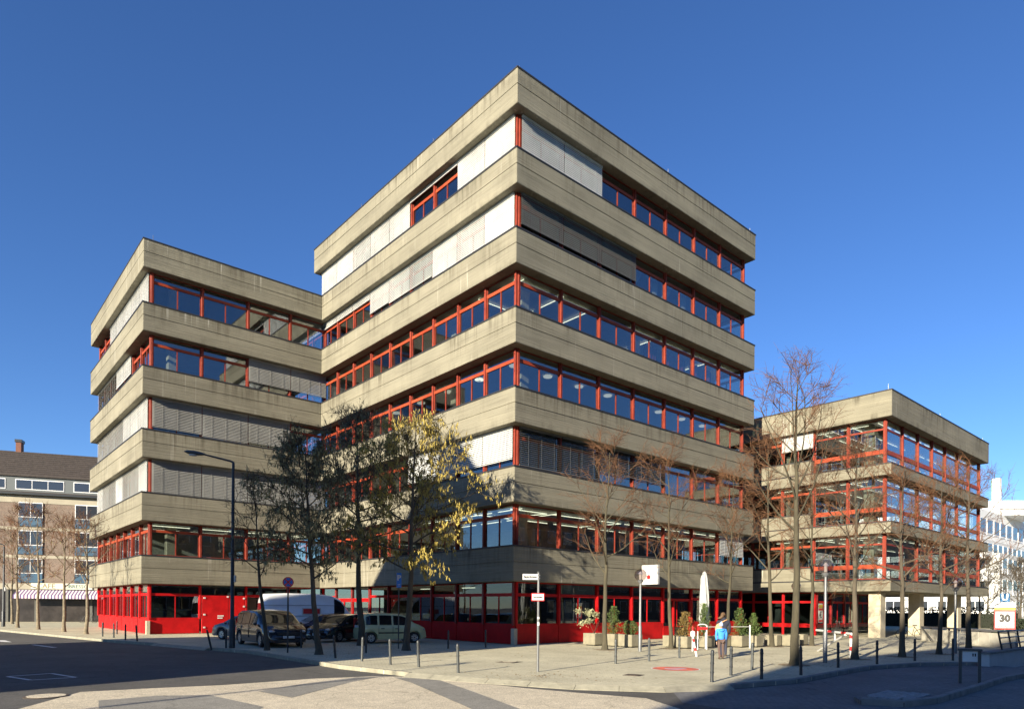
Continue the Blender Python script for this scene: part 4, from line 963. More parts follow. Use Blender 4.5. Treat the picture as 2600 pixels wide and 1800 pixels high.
def globe_lamp(x, y, label, H, r=.27):
    t = thing('globe_lamp', label, 'street lamp', (x, y, 0), 0, 'globe lamps on the plaza')
    MB().lathe([(.075, -.05), (.075, 1.1), (.055, 1.14), (.05, H-r-.1)], n=12).build('pole', mgalv, t, 40)
    MB().lathe([(.055, H-r-.1), (.12, H-r-.02), (.13, H-r+.06), (.05, H-r+.07)], n=14).build('collar', mgalv, t, 40)
    MB().sphere((0, 0, H), r, 22, 14).build('globe', mglobe, t, 180)
    c = MB().lathe([(.06, H-.22), (.06, H+.03), (.11, H+.04), (.02, H+.15)], n=12).build('lamp_holder', mwhite, t, 40)
mglobe = m_glass('clear_globe', (.66, .60, .58), .12)
globe_lamp(1.84, -6.37, 'globe lamp in front of the white box sign', 3.35)
globe_lamp(2.4, -14.19, 'globe lamp standing left of the white barrier', 3.42, .26)
globe_lamp(12.69, -15.32, 'rightmost globe lamp before the subway parapet', 3.1)
globe_lamp(13.6, -7.6, 'globe lamp half hidden behind thick bare trunk', 3.15, .24)
def street_lamp(x, y, label, H, az, arm=2.2, name='street_lamp'):
    t = thing(name, label, 'street lamp', (x, y, 0), az)
    MB().lathe([(.13, -.05), (.13, 1.2), (.085, 1.28), (.06, H-.05)], n=12).build('pole', mpoledark, t, 40)
    MB().tube([(0, 0, H-.1), (0, 0, H-.01), (.12, 0, H+.06), (arm, 0, H+.36)], [.06, .055, .045, .035], 8).build('arm', mpoledark, t, 40)
    s = MB(); rs = []
    for k, (u, wv_, hh) in enumerate(((arm-.1, .05, .04), (arm+.1, .10, .08), (arm+.35, .14, .10), (arm+.65, .13, .08), (arm+.8, .05, .03))):
        z0 = H+.36+(u-arm)*.14; rs.append([(u, wv_*cos(q), z0+hh*sin(q)) for q in [2*pi*i/12 for i in range(12)]])
    s.rings(rs).build('lamp_head', mpolegrey, t, 50); MB().sphere((arm+.4, 0, H+.33), .1, 12, 6, (2.2, 1, .6)).build('lamp_glass', mwhite, t, 180)
    MB().box(-.14, -.09, -.08, .08, 2.9, 3.2).build('notice', mwhite, t)
street_lamp(-11.64, 5.46, 'tall dark street lamp with arm over the side road', 8.15, R(139), 1.35)
street_lamp(-38.5, -15.0, 'unseen lamp post added behind the viewer to cast a wire-like shadow', 8.6, R(20), 1.6)  # added out of view; its shadow stands in for that of an overhead wire
street_lamp(-17.0, 43.5, 'thin street lamp at the left edge before brick house', 6.6, R(150), 1.2)

# no-stopping sign
def disc_sign(name, x, y, label, H, zc, r):
    t = thing(name, label, 'sign', (x, y, 0), YAW - pi/2 + R(20))
    MB().tube([(0, 0, 0), (0, 0, H)], .032, 8).build('post', mpoledark, t, 40)
    def dsk(r_, y_, m, nm): s = MB().lathe([(r_, 0), (r_, .006)], n=28); s.xform(Matrix.Translation((0, y_, zc)) @ Matrix.Rotation(R(90), 4, 'X')); s.build(nm, m, t)
    dsk(r, -.035, msign_red, 'red_rim'); dsk(r*.82, -.043, msign_blue, 'blue_field')
    for a in (45, -45): s = MB().box(-r*.8, r*.8, -.055, -.0515 - (.002 if a > 0 else 0), -.025, .025); s.xform(Matrix.Translation((0, 0, zc)) @ Matrix.Rotation(R(a), 4, 'Y')); s.build('cross_bar', msign_red, t)
disc_sign('no_stopping_sign', -10.9, 1.2, 'round red and blue no-stopping sign in front of parked cars', 2.95, 2.82, .21)
# parking sign
t = thing('parking_sign', 'blue parking sign with white P beside the yellow tree', 'sign', (-5.9, 1.0, 0), YAW - pi/2 + R(14))
MB().tube([(0, .03, 0), (0, .03, 3.35)], .03, 8).build('post', mpolegrey, t)
MB().cbox(-.105, .105, -.02, .0, 2.72, 3.38, .004).build('plate', mat('parking_blue', (.02, .16, .60), .4), t)
text('P', .34, mwhite, t, (0, -.022, 3.15), (R(90), 0, 0), bold=.008); MB().box(-.06, .06, -.024, -.021, 2.86, 2.875).build('small_print', mwhite, t); MB().box(-.06, .06, -.024, -.021, 2.80, 2.81).build('small_print', mwhite, t)
# street name post
t = thing('street_name_post', 'grey post with white street name plate and red-edged plate', 'sign', (-8.24, -10.56, 0), YAW - pi/2 + R(2))
MB().tube([(0, 0, -.02), (0, 0, 2.92)], .037, 10).build('post', mgalv, t, 40); MB().lathe([(.042, 2.9), (.042, 2.94)], n=10).build('cap', mpolegrey, t)
p = MB().cbox(-.47, -.02, -.03, -.01, 2.70, 2.87, .004).build('name_plate', mwhite, t)
text('Bayardsgasse', .105, mlettering, p, (-.245, -.031, 2.785), (R(90), 0, 0), sx=.68, bold=.004)
for z in (2.74, 2.83): MB().box(-.03, .045, -.045, .045, z-.012, z+.012).build('clamp', mgalv, t)
p = MB().cbox(-.21, .17, -.06, -.042, 2.08, 2.31, .004).build('red_edged_plate', msign_red, t); MB().box(-.19, .15, -.064, -.0605, 2.105, 2.285).build('white_field', mwhite, p)
text('Feuerwehrzufahrt', .062, mlettering, p, (-.02, -.066, 2.195), (R(90), 0, 0), sx=.62, bold=.003)
for z, hh in ((1.55, .06), (1.36, .1)): MB().box(-.03, .03, -.042, -.036, z, z+hh).build('sticker', mwhite, t)
# striped posts and barriers
def striped(t, p0, p1, r, cols, name='striped_bar', n=10):
    p0 = Vector(p0); p1 = Vector(p1); k = len(cols)
    for i, c in enumerate(cols): MB().tube([p0.lerp(p1, i/k), p0.lerp(p1, (i+1)/k)], r, n).build(name + ('_red' if c else '_white'), msign_red if c else mwhite, t, 50)
t = thing('striped_post', 'leaning red and white striped post with lock box', 'post', (1.25, -9.65, 0), YAW - pi/2)
striped(t, (0, 0, -.02), (-.17, 0, .82), .045, (0, 0, 1, 0, 0, 1, 0)); MB().cbox(-.25, -.08, -.06, .06, .80, 1.0, .02).build('lock_box', mwhite, t)
t = thing('red_hoop', 'red and white hoop barrier among the planters', 'barrier', (5.3, -7.0, 0), YAW - pi/2)
striped(t, (0, 0, 0), (0, 0, 1.12), .028, (0, 0, 0, 1)); striped(t, (.42, 0, 0), (.42, 0, 1.12), .028, (0, 0, 0, 0)); MB().tube([(0, 0, 1.12), (.1, 0, 1.17), (.3, 0, 1.17), (.42, 0, 1.12)], .024, 8).build('top_bar', mwhite, t); MB().box(-.02, .44, -.03, .03, .92, 1.04).build('red_plate', msign_red, t)
t = thing('white_rail', 'low white rail between planters behind the walkers', 'railing', (5.75, -6.98, 0), 0)
MB().tube([(0, 0, 1.04), (2.67, -.88, 1.04)], .013, 8).build('rail', mwhite, t); MB().tube([(2.67, -.88, 0), (2.67, -.88, 1.12)], .035, 10).build('post', mwhite, t); MB().tube([(.15, -.05, 0), (.15, -.05, 1.05)], .03, 10).build('post', mwhite, t)
t = thing('striped_thin_post', 'thin white post with red bands before the door', 'post', (4.0, -7.6, 0), 0)
striped(t, (0, 0, 0), (0, 0, 1.1), .035, (0, 0, 0, 1, 0, 1))
t = thing('lifting_barrier', 'white lifting barrier with red bands and slanting brace', 'barrier', (5.61, -13.76, 0), atan2(-11.4+13.76, 8.4-5.61))
striped(t, (0, 0, -.02), (0, 0, .93), .05, (0, 0, 1, 0, 0, 1), 'post'); striped(t, (-.1, 0, .95), (4.6, 0, .95), .055, (0, 1, 0, 0, 1, 0, 0, 0), 'boom')
MB().tube([(.55, .02, .90), (4.3, .02, .0)], .05, 8).build('brace', mwhite, t); MB().tube([(2.0, 0, .93), (2.0, 0, .52)], .045, 8).build('strut', mwhite, t); MB().tube([(3.4, 0, .93), (3.4, 0, .2)], .05, 8).build('strut', mwhite, t)
# folded parasol
t = thing('folded_parasol', 'tall folded white parasol standing among the planters', 'parasol', (7.35, -6.0, 0))
mpar = mat('parasol_cloth', (.36, .37, .36), .9, var=.12, vs=3, bump=.3, bs=8)
rs = []; n = 40
for z, r in ((.75, .12), (.9, .20), (1.4, .22), (2.2, .215), (2.6, .19), (3.0, .185), (3.4, .15), (3.65, .085), (3.74, .02)):
    rs.append([(r*(1+.17*sin(7*a+z*1.9)+.07*sin(17*a-z*2.3))*cos(a), r*(1+.17*sin(7*a+z*1.9)+.07*sin(17*a-z*2.3))*sin(a), z) for a in [2*pi*i/n for i in range(n)]])
MB().rings(rs).build('cloth', mpar, t, 60); MB().tube([(0, 0, 0), (0, 0, .8)], .03, 8).build('pole', mgalv, t); MB().lathe([(.36, 0), (.36, .1), (.06, .14)], n=18).build('foot', mplanter, t)
# subway entrance
sub = thing('subway_parapet', 'concrete parapet of the subway stairs with steel rail', 'parapet', (26.2, -9.7, 0), atan2(-14.9+9.7, 20.6-26.2))
mpan = mat('parapet_concrete', (.46, .44, .37), .9, var=.18, vs=2)
for i in range(9):
    if i in (4,): continue
    MB().cbox(.03+i*1.05, 1.05+i*1.05, -.07, .07, .02, .74, .01).build('panel', mpan, sub)
MB().cbox(0, 9.6, -.11, .11, .80, .90, .02).build('cap_rail', mgalv, sub); MB().box(-.02, 9.6, -.14, .14, 0, .018).build('plinth', mpan, sub)
for i in range(10): MB().box(-.02+i*1.05, .028+i*1.05, -.06, .06, .019, .80).build('post', mgalv, sub)
for i in range(7): MB().tube([(4.32+i*.13, 0, .03), (4.32+i*.13, 0, .8)], .014, 5).build('baluster', mgalv, sub)
MB().tube([(.2, -.12, .8), (2.2, -.45, .1)], .035, 6).build('handrail', mgalv, sub)
us = thing('subway_sign', 'subway sign with blue U box, name plate and 30 poster', 'sign', (22.05, -15.0, 0), YAW - pi/2 - R(36)); us.scale = (.92, 1, 1)
MB().tube([(0, .03, 0), (0, .03, 2.75)], .04, 8).build('post', mgalv, us)
mub = mat('subway_blue', (.008, .10, .24), .5, spec=.2)
o = MB().cbox(-.23, .23, -.06, .02, 2.40, 2.84, .02).build('blue_box', mub, us); text('U', .46, mwhite, o, (0, -.064, 2.62), (R(90), 0, 0), bold=.02)
o = MB().cbox(-.52, .52, -.04, .02, 2.10, 2.36, .01).build('name_plate', mwhite, us); text('Neumarkt', .19, mlettering, o, (0, -.043, 2.23), (R(90), 0, 0))
o = MB().cbox(-.51, .51, -.04, .02, .92, 2.07, .01).build('poster_board', msign_red, us)
MB().box(-.44, .44, -.045, -.041, 1.0, 1.86).build('poster_paper', mwhite, o); MB().box(-.49, .49, -.046, -.041, 1.96, 2.06).build('yellow_strip', mat('poster_yellow_strip', (.70, .55, .04), .5), o)
text('FINANZIERUNG', .14, msign_red, o, (0, -.047, 1.77), (R(90), 0, 0), sx=.80, bold=.004); text('30', .52, mlettering, o, (0, -.047, 1.49), (R(90), 0, 0), bold=.035)
text('MONATSRATEN', .10, mlettering, o, (0, -.047, 1.21), (R(90), 0, 0)); text('AUF ALLES', .15, msign_red, o, (0, -.047, 1.07), (R(90), 0, 0), bold=.006)
# meter stand on the island
t = thing('ticket_stand', 'grey steel stand with white box on the traffic island', 'stand', (-1.2, -19.35, -.02), R(-72))
for x in (0, .42): MB().box(x-.035, x+.035, -.05, .05, 0, .86).build('leg', mpolegrey, t)
MB().cbox(-.06, .48, -.09, .09, .861, .92, .01).build('top', mpolegrey, t); MB().cbox(.045, .375, -.06, .06, .58, .85, .01).build('box', mwhite, t)
for x in (.26, .31): MB().box(x, x+.03, -.064, -.061, .72, .8).build('slot', mlettering, t)
# parked bicycle
def bicycle(x, y, rz, label):
    t = thing('bicycle', label, 'bicycle', (x, y, 0), rz)
    for wx in (-.52, .52):
        s = MB(); n = 24; rs = [[(wx + (.33+.018*cos(q))*cos(2*pi*i/n), .018*sin(q), .35 + (.33+.018*cos(q))*sin(2*pi*i/n)) for q in (0, pi/2, pi, 3*pi/2)] for i in range(n+1)]
        o = s.rings(rs, False, False).build('wheel', mblack, t)
        sp = MB(); [sp.tube([(wx, 0, .35), (wx+.32*cos(2*pi*i/12), 0, .35+.32*sin(2*pi*i/12))], .003, 3) for i in range(12)]; sp.build('spokes', mgalv, o)
    f = MB(); A, B, Cc, D = (-.52, 0, .35), (-.08, 0, .32), (-.2, 0, .85), (.36, 0, .82)
    for a, b in ((A, B), (A, Cc), (B, Cc), (B, D), (Cc, D), (D, (.52, 0, .35))): f.tube([a, b], .018, 6)
    f.build('frame', mdark, t); MB().box(-.34, -.1, -.07, .07, .9, .96).build('saddle', mblack, t); MB().tube([(-.22, 0, .84), (-.24, 0, .92)], .014, 5).build('seat_post', mgalv, t)
    MB().tube([(.28, -.3, 1.02), (.36, 0, 1.0), (.28, .3, 1.02)], .014, 6).build('handlebar', mgalv, t); MB().tube([(.36, 0, .82), (.36, 0, 1.0)], .014, 6).build('stem', mgalv, t)
bicycle(26.0, -9.1, R(120), 'dark bicycle leaning at the end of the subway parapet')
bicycle(29.5, -3.0, R(5), 'dark bicycle in front of the shaded shop window'); bicycle(31.6, -3.1, R(-6), 'second dark bicycle in front of the shaded shop window')
bicycle(-9.5, 53.5, R(-21), 'dark bicycle parked beside the cafe')

# fallen leaves and litter on the paving and along the kerb
ll = MB(); lr = random.Random(77)
spots = [(-10.3, -.4, 3.5), (-6.2, -.1, 4), (-6, 4.2, 3.5), (-7.5, -3, 5), (1.4, -4.8, 3), (4.7, -6, 3), (.5, -14, 3), (5, -14, 3), (8, -14.7, 3), (-2, -9, 7), (-9, -11.5, 3.0), (11.5, -15, 3)]
for _ in range(2600):
    cx0, cy0, rr = lr.choice(spots); a = lr.uniform(0, 6.28); q = abs(lr.gauss(0, .55))*rr; x = cx0+cos(a)*q; y = cy0+sin(a)*q
    if x < -10.9 or y < -15.2: continue
    s_ = lr.uniform(.012, .04); b = lr.uniform(0, 3.14); ux, uy = cos(b)*s_, sin(b)*s_
    ll.add([(x-ux, y-uy, .012), (x+uy*.5, y-ux*.5, .012+lr.uniform(0, .012)), (x+ux, y+uy, .014), (x-uy*.5, y+ux*.5, .012)], [(0,1,2,3)])
o = ll.build('fallen_leaves', mat('dry_leaf', (.16, .10, .04), .9, var=.5, vs=5)); o['kind'] = 'stuff'; o['label'] = 'dry leaves scattered over the paving'

# ================================================================== VEHICLES
mtyre = mat('tyre_rubber', (.018, .018, .018), .85); mrim = mat('alloy_rim', (.42, .43, .44), .35, metal=.7); mtrim = mat('black_trim', (.02, .02, .02), .6)
mcglass = mat('car_glass', (.010, .012, .015), .03, spec=.5); mhead = mat('headlamp_glass', (.45, .47, .48), .12, metal=.3); mtail = mat('tail_lamp', (.40, .015, .012), .2)
def lerp_tab(tab, x):
    if x <= tab[0][0]: return tab[0][1]
    for (a, b), (c, d) in zip(tab[:-1], tab[1:]):
        if x <= c: return b + (d-b)*(x-a)/max(c-a, 1e-6)
    return tab[-1][1]
def smooth_tab(tab, x, k=.05): return (lerp_tab(tab, x-k) + 2*lerp_tab(tab, x) + lerp_tab(tab, x+k))/4
def wheel_meshes(r, wd):
    ty = MB(); n = 26
    prof = [(r*.62, -wd/2), (r*.94, -wd/2), (r, -wd/2+.03), (r, wd/2-.03), (r*.94, wd/2), (r*.62, wd/2)]
    rs = [[(p*cos(2*pi*i/n), y, p*sin(2*pi*i/n)) for i in range(n)] for p, y in prof]; ty.rings(rs, False, False)
    rim = MB(); rr = r*.63
    for i in range(7):
        a = 2*pi*i/7; da = .20; o = wd/2-.012
        rim.add([(rr*cos(a-da), o, rr*sin(a-da)), (rr*cos(a+da), o, rr*sin(a+da)), (.05*cos(a+.6), o+.004, .05*sin(a+.6)), (.05*cos(a-.6), o+.004, .05*sin(a-.6))], [(0,1,2,3)])
        rim.add([(rr*cos(a-da), -o, rr*sin(a-da)), (rr*cos(a+da), -o, rr*sin(a+da)), (.05*cos(a+.6), -o-.004, .05*sin(a+.6)), (.05*cos(a-.6), -o-.004, .05*sin(a-.6))], [(3,2,1,0)])
    rs = [[(p*cos(2*pi*i/n), y, p*sin(2*pi*i/n)) for i in range(n)] for p, y in ((rr, -wd/2+.005), (rr*.9, -wd/2+.01), (rr*.88, wd/2-.01), (rr, wd/2-.005))]; rim.rings(rs, False, False)
    hub = MB(); hub.rings([[(p*cos(2*pi*i/n), y, p*sin(2*pi*i/n)) for i in range(n)] for p, y in ((rr*.98, -.02), (rr*.98, .02))])
    return ty.mesh('tyre', mtyre, 40), rim.mesh('rim', mrim), hub.mesh('brake_disc', mtrim)
def car(name, label, cat, x, y, az, sp, paint):
    t = thing(name, label, cat, (x, y, 0), az)
    L, W, cl, belt, out = sp['L'], sp['W'], sp.get('clr', .2), sp['belt'], sp['out']; wr = sp['wr']; wx = (sp['ro'], sp['ro']+sp['wb']); tum = sp.get('tum', .28)
    top = lambda u: smooth_tab(out, u, .04)
    bel = lambda u: min(lerp_tab(belt, u), top(u)-.012)
    def hw(u):
        e = max(0, 1-u/.55)**2*.16 + max(0, 1-(L-u)/.7)**2*.20; return W/2*(1-e)
    def zbot(u):
        z = cl + max(0, .25-u)*.35 + max(0, .25-(L-u))*.3
        for c in wx:
            if abs(u-c) < wr+.055: z = max(z, wr + sqrt((wr+.055)**2-(u-c)**2))
        return z
    def wt(u): return hw(u)*.965 - tum*max(0, top(u)-bel(u))
    us = sorted(set([round(L*i/70, 3) for i in range(71)] + [round(c + s*(wr+.055)*cos(q), 3) for c in wx for s in (1, -1) for q in (0, .15, .35, .6, .9, 1.2, 1.5)] + [min(max(p[0], 0), L) for p in out]))
    rs = []
    for u in us:
        w_ = hw(u); b = bel(u); tp = top(u); zt = min(zbot(u), b-.03); q = wt(u); X = u - L/2; c0 = min(cl+.02, b-.04)
        half = [(0, c0), (w_*.66, c0), (w_*.66, max(zt, c0)), (w_*.975, zt), (w_*1.0, zt + (b-zt)*.3), (w_*1.0, zt+(b-zt)*.62), (w_*.975, b-.015), (w_*.962, b), (q+.01, max(tp-.07, b+.001)), (q-.05, tp-.012), (q*.55, tp+.012), (0, tp+.02)]
        ring = [(X, yy, zz) for yy, zz in half] + [(X, -yy, zz) for yy, zz in reversed(half[1:-1])]
        rs.append(ring)
    MB().rings(rs).build('body', paint, t, 38)
    # side windows
    for a, b2 in sp['win']:
        for s in (1, -1):
            g_ = MB(); row = []
            for i in range(9):
                u = a + (b2-a)*i/8; X = u-L/2; y0, z0 = hw(u)*.962, bel(u); y1, z1 = wt(u)+.01, max(top(u)-.07, bel(u)+.02)
                row.append([(X, s*(y0+(y1-y0)*k+.010), z0+(z1-z0)*k+.002) for k in (.07, .5, .93)])
            g_.rings(row, False, False, False).build('side_window', mcglass, t)
    for nm, (a, b2) in (('windscreen', sp['ws']), ('rear_window', sp['rw'])):
        g_ = MB(); row = []
        for i in range(7):
            u = a + (b2-a)*i/6; X = u-L/2; q = wt(u)
            row.append([(X + (.012 if nm == 'windscreen' else -.012), q*.86*k, top(u)+.016*(1-abs(k)*.7)+.008) for k in (-1, -.5, 0, .5, 1)])
        g_.rings(row, False, False, False).build(nm, mcglass, t, 60)
    # wheels
    tm, rm, hm = wheel_meshes(wr, sp.get('ww', .19))
    for c in wx:
        for s in (1, -1):
            o = place('wheel', tm, t, (c-L/2, s*(W/2-.115), wr)); place('rim', rm, o); place('brake_disc', hm, o)
    # lamps, bumpers, plates, mirrors, handles
    zh = sp['zh']
    for s in (1, -1):
        MB().sphere((L/2-.20, s*W*.355, zh), .1, 12, 8, (1.6, 1.5, .75)).build('headlight', mhead, t, 180)
        MB().cbox(-L/2+.02, -L/2+.14, s*W*.41-.08, s*W*.41+.08, sp['zt'], sp['zt']+sp.get('ht', .22), .02).build('tail_light', mtail, t)
        u = sp['ws'][1]-.1 if sp['ws'][1] > sp['ws'][0] else sp['ws'][0]; yy = s*(hw(u)+.07)
        MB().sphere((u-L/2-.28, yy, bel(u)+.09), .09, 10, 6, (.55, 1.0, .75)).build('wing_mirror', paint, t, 180)
        for (a, b2) in sp['win'][:2]: MB().box(a-L/2+.08, a-L/2+.26, s*W/2*.99-.012, s*W/2*.99+.025, bel(a)-.17, bel(a)-.13).build('door_handle', mtrim, t)
        if sp.get('strip'): MB().box(wx[0]+wr+.08-L/2, wx[1]-wr-.08-L/2, s*W/2*1.0-.008, s*W/2*1.0+.014, sp['strip'], sp['strip']+.07).build('rub_strip', mtrim, t)
        for (a, b2) in sp['win'][:2]: MB().box(a-L/2-.045, a-L/2-.035, s*W/2-.02, s*W/2+.003, cl+.2, bel(a)-.03).build('door_seam', mtrim, t)
    MB().cbox(L/2-.10, L/2+.012, -W*.26, W*.26, zh-.16, zh-.02, .01).build('grille', mtrim, t); MB().cbox(L/2-.16, L/2+.006, -W*.36, W*.36, cl+.05, cl+.17, .01).build('lower_grille', mtrim, t)
    o = MB().box(L/2-.02, L/2+.022, -.26, .26, zh-.30, zh-.19).build('number_plate', mwhite, t); MB().box(-L/2-.02, -L/2+.05, -.26, .26, sp.get('zp', .62), sp.get('zp', .62)+.11).build('number_plate', mwhite, t)
    return t
P_ = lambda n, c, r=.22, me=.0: mat(n, c, r, metal=me, coat=.8, var=.05, vs=2)
panda = dict(L=3.54, W=1.59, wb=2.30, ro=.55, wr=.285, belt=[(0, .92), (1.2, .90), (2.8, .88), (3.54, .8)], win=[(.98, 1.62), (1.72, 2.42), (.30, .88)], ws=(2.40, 2.88), rw=(.06, .24),
    out=[(0, .42), (.03, .85), (.08, 1.0), (.28, 1.46), (.5, 1.525), (1.3, 1.54), (2.1, 1.50), (2.4, 1.42), (2.86, 1.04), (3.1, .96), (3.4, .82), (3.52, .62), (3.54, .4)], zh=.70, zt=.78, ht=.5, strip=.50, zp=.80, tum=.2)
hatch = dict(L=4.05, W=1.70, wb=2.5, ro=.72, wr=.30, belt=[(0, .95), (1.5, .92), (3.0, .88), (4.05, .75)], win=[(1.15, 1.85), (1.95, 2.75), (.5, 1.0)], ws=(2.45, 3.15), rw=(.10, .45),
    out=[(0, .45), (.04, .85), (.12, 1.0), (.5, 1.36), (.9, 1.43), (1.7, 1.45), (2.3, 1.40), (2.6, 1.28), (3.15, .99), (3.6, .86), (3.95, .68), (4.05, .45)], zh=.66, zt=.80, tum=.3)
mpv = dict(L=4.80, W=1.98, wb=2.88, ro=.95, wr=.33, belt=[(0, 1.02), (2, 1.0), (3.6, .98), (4.8, .8)], win=[(1.3, 2.3), (2.42, 3.3), (.28, 1.2)], ws=(3.05, 3.85), rw=(.05, .30),
    out=[(0, .5), (.03, .95), (.1, 1.1), (.35, 1.54), (.7, 1.63), (2.0, 1.67), (2.8, 1.63), (3.15, 1.52), (3.85, 1.07), (4.3, .97), (4.65, .78), (4.8, .45)], zh=.72, zt=.9, ht=.35, tum=.22)
van = dict(L=6.0, W=2.0, wb=3.75, ro=1.15, wr=.35, clr=.25, belt=[(0, 1.35), (4.5, 1.33), (5.2, 1.25), (6.0, 1.0)], win=[(4.35, 5.0)], ws=(4.75, 5.40), rw=(.02, .06),
    out=[(0, .5), (.03, 1.2), (.06, 2.35), (.25, 2.58), (1.5, 2.64), (3.4, 2.62), (4.3, 2.50), (4.75, 2.28), (5.40, 1.38), (5.75, 1.12), (5.95, .8), (6.0, .5)], zh=.85, zt=1.0, ht=.5, tum=.07)
coupe = dict(L=4.2, W=1.75, wb=2.5, ro=.75, wr=.30, belt=[(0, .93), (4.2, .78)], win=[(1.3, 1.95), (2.05, 2.75)], ws=(2.5, 3.2), rw=(.35, 1.05),
    out=[(0, .45), (.04, .82), (.1, .92), (.4, .96), (1.0, 1.26), (1.4, 1.36), (2.0, 1.38), (2.5, 1.28), (3.2, .95), (3.8, .82), (4.1, .62), (4.2, .42)], zh=.62, zt=.70, tum=.35)
car('parked_hatchback', 'pale green boxy hatchback parked beside the shaded tower wall', 'car', -3.45, 5.85, R(-13.3), panda, P_('pale_green_paint', (.56, .56, .30)))
car('parked_people_carrier', 'black people carrier parked nose out beside the lamp post', 'car', -9.45, 6.75, R(-92), mpv, P_('black_violet_paint', (.010, .010, .014), .12))
car('parked_dark_hatchback', 'black hatchback parked behind the pale green car', 'car', -4.75, 8.55, R(-158), hatch, P_('black_paint', (.008, .010, .014), .12))
car('parked_maroon_car', 'dark maroon car parked in front of the white van', 'car', -4.4, 11.6, R(178), dict(hatch), P_('maroon_paint', (.045, .015, .02), .15))
car('parked_grey_car', 'grey car parked by the red service door', 'car', -8.35, 12.6, R(112), coupe, P_('grey_violet_paint', (.105, .098, .100), .3, .0))
v = car('delivery_van', 'white high-roofed delivery van parked before the left block', 'van', -3.6, 15.4, R(-13), van, P_('white_van_paint', (.80, .81, .82), .3))
s_ = MB().box(-.55, .45, -1.03, -1.002, 1.40, 1.70); s_.build('red_lettering_panel', msign_red, v); MB().box(-.62, .52, -1.02, -.999, 1.34, 1.76).build('white_panel', mwhite, v)
for zz in (1.9, 1.25): MB().box(-2.8, 1.7, -1.008, -.99, zz, zz+.02).build('side_seam', mtrim, v)

# ================================================================== PEOPLE
mskin = mat('skin', (.48, .29, .21), .6); mhair = mat('brown_hair', (.10, .055, .025), .7, var=.3, vs=30); mblue = mat('bright_blue_jacket', (.04, .24, .75), .8, var=.12, vs=6, bump=.3, bs=14)
mnavy = mat('navy_cloth', (.018, .02, .035), .9); mpeach = mat('peach_jacket', (.62, .34, .16), .85, var=.1, vs=6); mjean = mat('dark_jeans', (.03, .035, .06), .9); mbrown = mat('brown_trousers', (.10, .065, .055), .9, var=.15, vs=8); mhat = mat('light_blue_hat', (.35, .45, .68), .9, var=.15, vs=20)
mshoe = mat('brown_shoe', (.08, .05, .035), .7)
def skin_mesh(name, chains, m, parent, sub=2):
    """chains: lists of (x, y, z, radius); points that coincide are joined"""
    vs, rs, es, idx = [], [], [], {}
    for ch in chains:
        prev = None
        for x, y, z, r in ch:
            k = (round(x, 4), round(y, 4), round(z, 4))
            if k not in idx: idx[k] = len(vs); vs.append(k); rs.append(r)
            if prev is not None and prev != idx[k]: es.append((prev, idx[k]))
            prev = idx[k]
    me = bpy.data.meshes.new(name); me.from_pydata(vs, es, []); o = bpy.data.objects.new(name, me); COL.objects.link(o)
    md = o.modifiers.new('skin', 'SKIN'); md.use_smooth_shade = True
    for i, sv in enumerate(me.skin_vertices[0].data):
        q = rs[i]; sv.radius = q if isinstance(q, tuple) else (q, q); sv.use_root = (i == 0)
    s2 = o.modifiers.new('sub', 'SUBSURF'); s2.levels = sub; s2.render_levels = sub
    dg = bpy.context.evaluated_depsgraph_get(); me2 = bpy.data.meshes.new_from_object(o.evaluated_get(dg)); bpy.data.objects.remove(o)
    me2.materials.clear(); me2.materials.append(m); me2.name = name
    return place(name, me2, parent)
